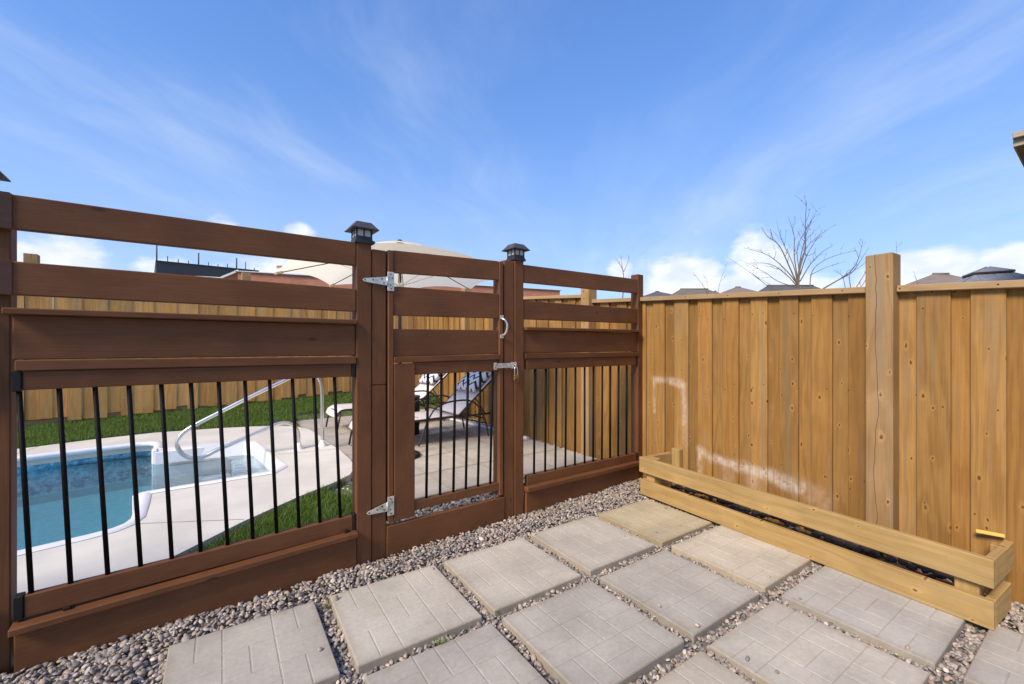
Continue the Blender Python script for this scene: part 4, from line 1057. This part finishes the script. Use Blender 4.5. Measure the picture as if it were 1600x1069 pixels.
MB().box(-.05, Ld+.05, -.05, 15, p0.z+.3, p0.z+.42, .02).build('parapet', M_DARKW, db)
zr = p0.z+.42
for k in range(11):
    x = .05+k*Ld/10.5; h = [1.9, .6, .4, .35, 1.3, .4, .3, .45, 1.2, .9, .3][k]
    MB().tube([(x, .3, zr), (x, .3, zr+h)], .07 if h > 1 else .045, 6).build('roof_post', M_DARKW, db)
for k in range(6):
    x0_ = 2+k*(Ld-3)/6; w_ = MB().box(x0_, x0_+1.3, -.03, .05, 5.0, 6.6, 0).build('window', M_WING, db)
    MB().box(x0_-.05, x0_+1.35, -.06, -.032, 4.9, 4.99, 0).build('sill', M_TRIM, w_)
p0 = at(432, 418.5, 55); p1 = at(449, 418.5, 55)
sg = thing('roof_sign', 'tiny red and white sign on a far roof left of the umbrella', 'sign', (p0.x, p0.y, 0), math.atan2(p1.y-p0.y, p1.x-p0.x))
Ls = (p1-p0).xy.length
MB().tube([(.2, 0, 0), (.2, 0, p0.z)], .06, 6).build('mast', M_TRIM, sg)
MB().tube([(Ls-.2, 0, 0), (Ls-.2, 0, p0.z)], .06, 6).build('mast', M_TRIM, sg)
MB().box(0, Ls, -.06, .06, p0.z-.1, p0.z+.36, .01).build('panel', M_TRIM, sg)
for k in range(7): MB().box(.06+k*Ls/7.2, .06+k*Ls/7.2+Ls/11, -.09, -.062, p0.z, p0.z+.26, 0).build('letter_block', M_RED, sg)

def shingle_mat(name, col):
    m, t, b = mat(name); p = t.new('ShaderNodeTexCoord').outputs['Object']
    br = t.new('ShaderNodeTexBrick'); x, y, z = t.sep(p); t.set(br.inputs['Vector'], t.comb(t.m('ADD', x, y), z, 0.0)); br.inputs['Scale'].default_value = 1
    br.inputs['Brick Width'].default_value = .5; br.inputs['Row Height'].default_value = .12; br.inputs['Mortar Size'].default_value = .008
    br.inputs['Color1'].default_value = (*col, 1); br.inputs['Color2'].default_value = (col[0]*.8, col[1]*.8, col[2]*.8, 1); br.inputs['Mortar'].default_value = (col[0]*.5, col[1]*.5, col[2]*.5, 1)
    t.set(b.inputs['Base Color'], br.outputs[0]); b.inputs['Roughness'].default_value = .95; return m
SH = [shingle_mat('brown_shingles', (.20,.165,.13)), shingle_mat('grey_shingles', (.125,.12,.115)), shingle_mat('taupe_shingles', (.27,.21,.165))]
def house(pl_, pk0, pk1, pr, depth, m, label, wallm=M_BRICK, rot=None):
    """hip-roofed house; four picture points (eave left, ridge ends, eave right) fix its width and roof height at its distance"""
    a = at(*pl_, depth); b_ = at(*pr, depth); k0 = at(*pk0, depth); k1 = at(*pk1, depth)
    ang = math.atan2(b_.y-a.y, b_.x-a.x)
    dirv = Vector((math.cos(ang), math.sin(ang)))
    W = (b_-a).xy.length; r0 = (k0-a).xy.dot(dirv); r1 = (k1-a).xy.dot(dirv); zr_ = max(k0.z, k1.z); zv = (a.z+b_.z)/2
    # the fence hides the eaves: carry the roof on down at the same pitch
    drop = min(2.2, max(zv-3.0, .4)); slope = (zr_-zv)/max((r0+(W-r1))/2, .3); ex = drop/max(slope, .35)
    W2 = W+2*ex; ze_ = zv-drop; D = W2*.8
    h = thing('house', label, 'house', (a.x-dirv.x*ex+dirv.y*D*.5, a.y-dirv.y*ex-dirv.x*D*.5, 0), ang, 'houses beyond the board fence')
    MB().box(.4, W2-.4, .4, D-.4, -.3, ze_+.02, 0).build('wall', wallm, h)
    V = [(0,0,ze_), (W2,0,ze_), (W2,D,ze_), (0,D,ze_), (r0+ex, D*.5, zr_), (max(r1+ex, r0+ex+.3), D*.5, zr_), (0,0,ze_-.18), (W2,0,ze_-.18), (W2,D,ze_-.18), (0,D,ze_-.18)]
    rf_ = MB().add(V, [(0,1,5,4), (1,2,5), (2,3,4,5), (3,0,4), (0,6,7,1), (1,7,8,2), (2,8,9,3), (3,9,6,0), (6,9,8,7)]).build('roof', m, h)
    MB().tube([(r0+ex, D*.5, zr_+.02), (max(r1+ex, r0+ex+.3), D*.5, zr_+.02)], .10, 6).build('ridge_cap', m, rf_)
    for k in range(3):
        x_ = W2*(.18+.26*k); w_ = MB().box(x_, x_+W2*.12, .36, .44, max(ze_-1.9, .8), max(ze_-.6, 1.6), 0).build('window', M_WING, h)
        MB().box(x_-.06, x_+W2*.12+.06, .30, .355, max(ze_-2.0, .7), max(ze_-1.92, .78), 0).build('sill', M_TRIM, w_)
    return h
house((1008,463.5), (1024,456), (1030,456), (1050,461), 62, SH[1], 'far house with a low grey roof peak next to the brown end post')
house((1053,460), (1063,454.8), (1106,452), (1117,459), 55, SH[0], 'far house with a long flat brown roof ridge above the fence')
house((1112,459.5), (1116,455), (1118,455), (1124,459), 75, SH[1], 'tiny dark roof tip between two brown roofs')
house((1126,459), (1149,449), (1157,449), (1174,457), 52, SH[2], 'far house with a brown hipped roof left of the bare tree')
house((1192,455), (1199,451), (1271,446.6), (1279,453), 50, SH[1], 'far house with a long dark roof behind the bare tree')
house((1424,447), (1458,428.5), (1482,428.5), (1512,446), 34, SH[2], 'house with a taupe hipped roof beside the gazebo')

# neighbour's house whose eave corner shows at the picture's right edge
nh = thing('neighbour_house', 'house whose brown eave corner shows at the upper right edge', 'house', (12.2, 1.1, 0), 0)
M_FASCIA = plain('tan_fascia', (.36, .30, .22), .6, 0, .05); M_SOFFIT = plain('brown_soffit', (.20, .14, .09), .7, 0, .08)
MB().box(.55, 9, -12, -.55, -.3, 5.06, 0).build('wall', M_BRICK, nh)
MB().box(.03, 9.6, -12.5, -.03, 5.06, 5.10, 0).build('soffit', M_SOFFIT, nh)
MB().box(0, .028, -12.5, 0, 5.06, 5.27, .003).build('fascia', M_FASCIA, nh)
MB().box(.028, 9.6, -.028, 0, 5.06, 5.27, .003).build('fascia', M_FASCIA, nh)
MB().box(-.10, -.002, -12.5, .0, 5.19, 5.30, .008).build('gutter', M_FASCIA, nh)
MB().add([(0,0,5.272), (0,-12.5,5.272), (9.6,-12.5,5.272), (9.6,0,5.272), (4.8,-4.5,6.95), (4.8,-8,6.95)], [(0,1,5,4), (1,2,5), (2,3,4,5), (3,0,4)]).build('roof', SH[2], nh)
for k in range(2): MB().box(.52, .56, -3.6-k*4, -2.2-k*4, 2.9, 4.3, 0).build('window', M_WING, nh)

# gazebo with a two-tier standing seam metal roof
gc = at(1543, 417, 11.0); gx, gy = gc.x, gc.y
gz = thing('gazebo', 'metal gazebo with a two-tier dark standing seam roof behind the board fence', 'gazebo', (gx, gy, 0), R(24))
M_SEAM = plain('dark_seamed_metal', (.26, .28, .31), .55, .1, .15, 3); M_GAZ = plain('gazebo_post_metal', (.05, .04, .035), .5, .3)
def dep(y): return (540-y)/666.7*11.0+EYE
zap = dep(417.5); zu = dep(426); zl = dep(428); zle = dep(470)
hw = 1.32; hu = .36
def tier(h0, z0_, h1, z1_, nm):
    o = MB().frustum(h0, h0, z0_, h1, h1, z1_).build(nm, M_SEAM, gz)
    for k in range(4):
        M = Matrix.Rotation(k*math.pi/2, 4, 'Z')
        nseam = 9 if h0 > .6 else 4
        for q in range(nseam):
            f = -1+2*(q+.5)/nseam
            xa = f*h0; xb = max(min(f*h0, h1), -h1); tt = 1.0 if abs(xa) <= h1 else (h0-abs(xa))/(h0-h1)
            a = M @ Vector((xa, -h0, z0_)); b_ = M @ Vector((xa, -h0+(h0-h1)*tt, z0_+(z1_-z0_)*tt))
            MB().tube([a, b_], .008, 4).build('seam', M_SEAM, o)
        a = M @ Vector((-h0, -h0, z0_)); b_ = M @ Vector((-h1, -h1, z1_)); MB().tube([a, b_], .014, 5).build('hip_cap', M_SEAM, o)
    return o
tier(hw, zle, .27, zl, 'lower_roof'); tier(hu, zu-.02, .03, zap, 'upper_roof')
MB().box(-.24, .24, -.24, .24, zl-.05, zu-.03, 0).build('vent_collar', M_GAZ, gz)
MB().frustum(hu+.01, hu+.01, zu-.06, hu+.01, hu+.01, zu-.021).build('upper_fascia', M_GAZ, gz)
MB().frustum(hw+.01, hw+.01, zle-.12, hw+.01, hw+.01, zle-.001).build('fascia', M_GAZ, gz)
for a in (-1, 1):
    for b_ in (-1, 1): MB().box(a*1.2-.06, a*1.2+.06, b_*1.2-.06, b_*1.2+.06, -.3, zle-.1, .005).build('post', M_GAZ, gz)

# ------------------------------------------------------------------ bare trees beyond the fence
def bare_tree(px, base_y, depth, limbs, label, seed, r0=.05, m=M_BARK, twig=3, trunk_split=None):
    """limbs given by their picture course at the tree's distance, with their own swing in depth; side twigs grow from them"""
    rs = random.Random(seed); base = at(px, base_y, depth)
    root = thing('bare_tree', label, 'tree', (base.x, base.y, 0)); o3 = Vector((base.x, base.y, 0))
    fwd = Vector((math.sin(HEAD), math.cos(HEAD), 0))
    mb = MB()
    fork = at(*trunk_split, depth)-o3 if trunk_split else at(px, base_y-2, depth)-o3
    MB().tube([(0,0,-.3), tuple(Vector((.02,.01,fork.z*.5))), fork], [r0*1.3, r0*1.1, r0], 8).build('trunk', m, root)
    def branch(P, r_, lvl):
        Q = smooth_path(P, 4); L = len(Q)
        mb.tube(Q, [max(r_*(1-.82*i_/(L-1)), .0028) for i_ in range(L)], 5 if lvl else 6, caps=False)
        if lvl >= 3: return
        tot = (Q[-1]-Q[0]).length
        for k in range(twig if lvl == 0 else rs.choice([1, 2, 2])):
            i_ = int(L*rs.uniform(.30, .92)); i_ = min(i_, L-2); t_ = (Q[i_+1]-Q[i_]).normalized()
            side = Vector((rs.gauss(0,1), rs.gauss(0,1), rs.gauss(0,.6))); side -= t_*side.dot(t_); side.normalize()
            d = (t_*rs.uniform(.6,1.1)+side*rs.uniform(.45,.95)+Vector((0,0,.25))).normalized(); l = tot*rs.uniform(.14, .32)*(1-.55*i_/L)
            p = Q[i_]; q1 = p+d*l*.5+Vector((rs.gauss(0,.02), rs.gauss(0,.02), rs.gauss(0,.02)))*l*4; q2 = p+d*l+Vector((0,0,.10))*l
            branch([p, q1, q2], r_*(1-.8*i_/L)*.6, lvl+1)
    for (pts, rr) in limbs:
        sw = rs.uniform(-1, 1); P = []
        for i_, (x_, y_) in enumerate(pts):
            P.append(at(x_, y_, depth)-o3+fwd*(sw*.22*i_/len(pts)*(at(x_, y_, depth)-o3-fork).length))
        branch(P, rr, 0)
    c = mb.build('crown', m, root); return root
bare_tree(1247, 460, 12.5, [
    ([(1247,455),(1249,420),(1255,390),(1252,350),(1249,319)], .028), ([(1246,440),(1252,400),(1262,365),(1275,332)], .020), ([(1246,445),(1234,420),(1215,385),(1195,372),(1182,358)], .022),
    ([(1246,445),(1232,425),(1205,398),(1171,384)], .018), ([(1246,448),(1230,430),(1205,412),(1170,410)], .016), ([(1247,440),(1240,400),(1238,370),(1226,342)], .018), ([(1250,430),(1262,400),(1280,375),(1300,352)], .018),
    ([(1246,445),(1240,415),(1222,375),(1214,345)], .016), ([(1250,440),(1268,412),(1290,392),(1312,380)], .016), ([(1250,410),(1262,385),(1285,365),(1308,350)], .012), ([(1247,450),(1215,440),(1190,425),(1150,408)], .012), ([(1248,420),(1244,385),(1262,345),(1262,335)], .012)],
    'tallest bare tree rising over the board fence', 21, .05, M_BARK, 6)
bare_tree(1286, 470, 11.5, [
    ([(1285,452),(1310,438),(1335,425),(1350,410),(1374,382)], .020), ([(1310,438),(1332,420),(1340,398),(1342,376)], .014), ([(1265,458),(1268,425),(1285,408),(1310,398),(1332,394)], .014), ([(1266,430),(1290,418),(1316,410)], .010),
    ([(1330,456),(1328,430),(1338,410)], .012), ([(1334,456),(1345,432),(1352,412)], .012), ([(1322,456),(1318,432),(1306,420)], .010), ([(1338,458),(1350,440),(1355,425)], .010)],
    'low spreading bare tree beside the tall fence post', 22, .035, M_BARKR, 4)
bare_tree(973, 480, 12, [([(972,478),(975,440),(974,418),(973,398)], .016), ([(975,425),(968,412),(962,402)], .008), ([(975,424),(981,410),(984,401)], .008), ([(975,430),(972,415),(968,404)], .006)],
    'thin bare sapling above the brown fence end post', 23, .02, M_BARKR, 2)
bare_tree(1118, 480, 12, [([(1120,470),(1126,440),(1140,408)], .008), ([(1112,470),(1098,448),(1080,428)], .010), ([(1108,470),(1106,445),(1103,432)], .006), ([(1225,470),(1190,440),(1170,425),(1135,402)], .010), ([(1225,470),(1205,445),(1180,430)], .009)],
    'sparse bare shrub twigs in front of the far brown roofs', 24, .02, M_BARKR, 2)
bare_tree(1404, 480, 11, [([(1402,470),(1401,420),(1397,378)], .007), ([(1440,470),(1432,440),(1425,424)], .006)], 'single thin twig behind the tall fence post', 25, .012, M_BARKR, 1)
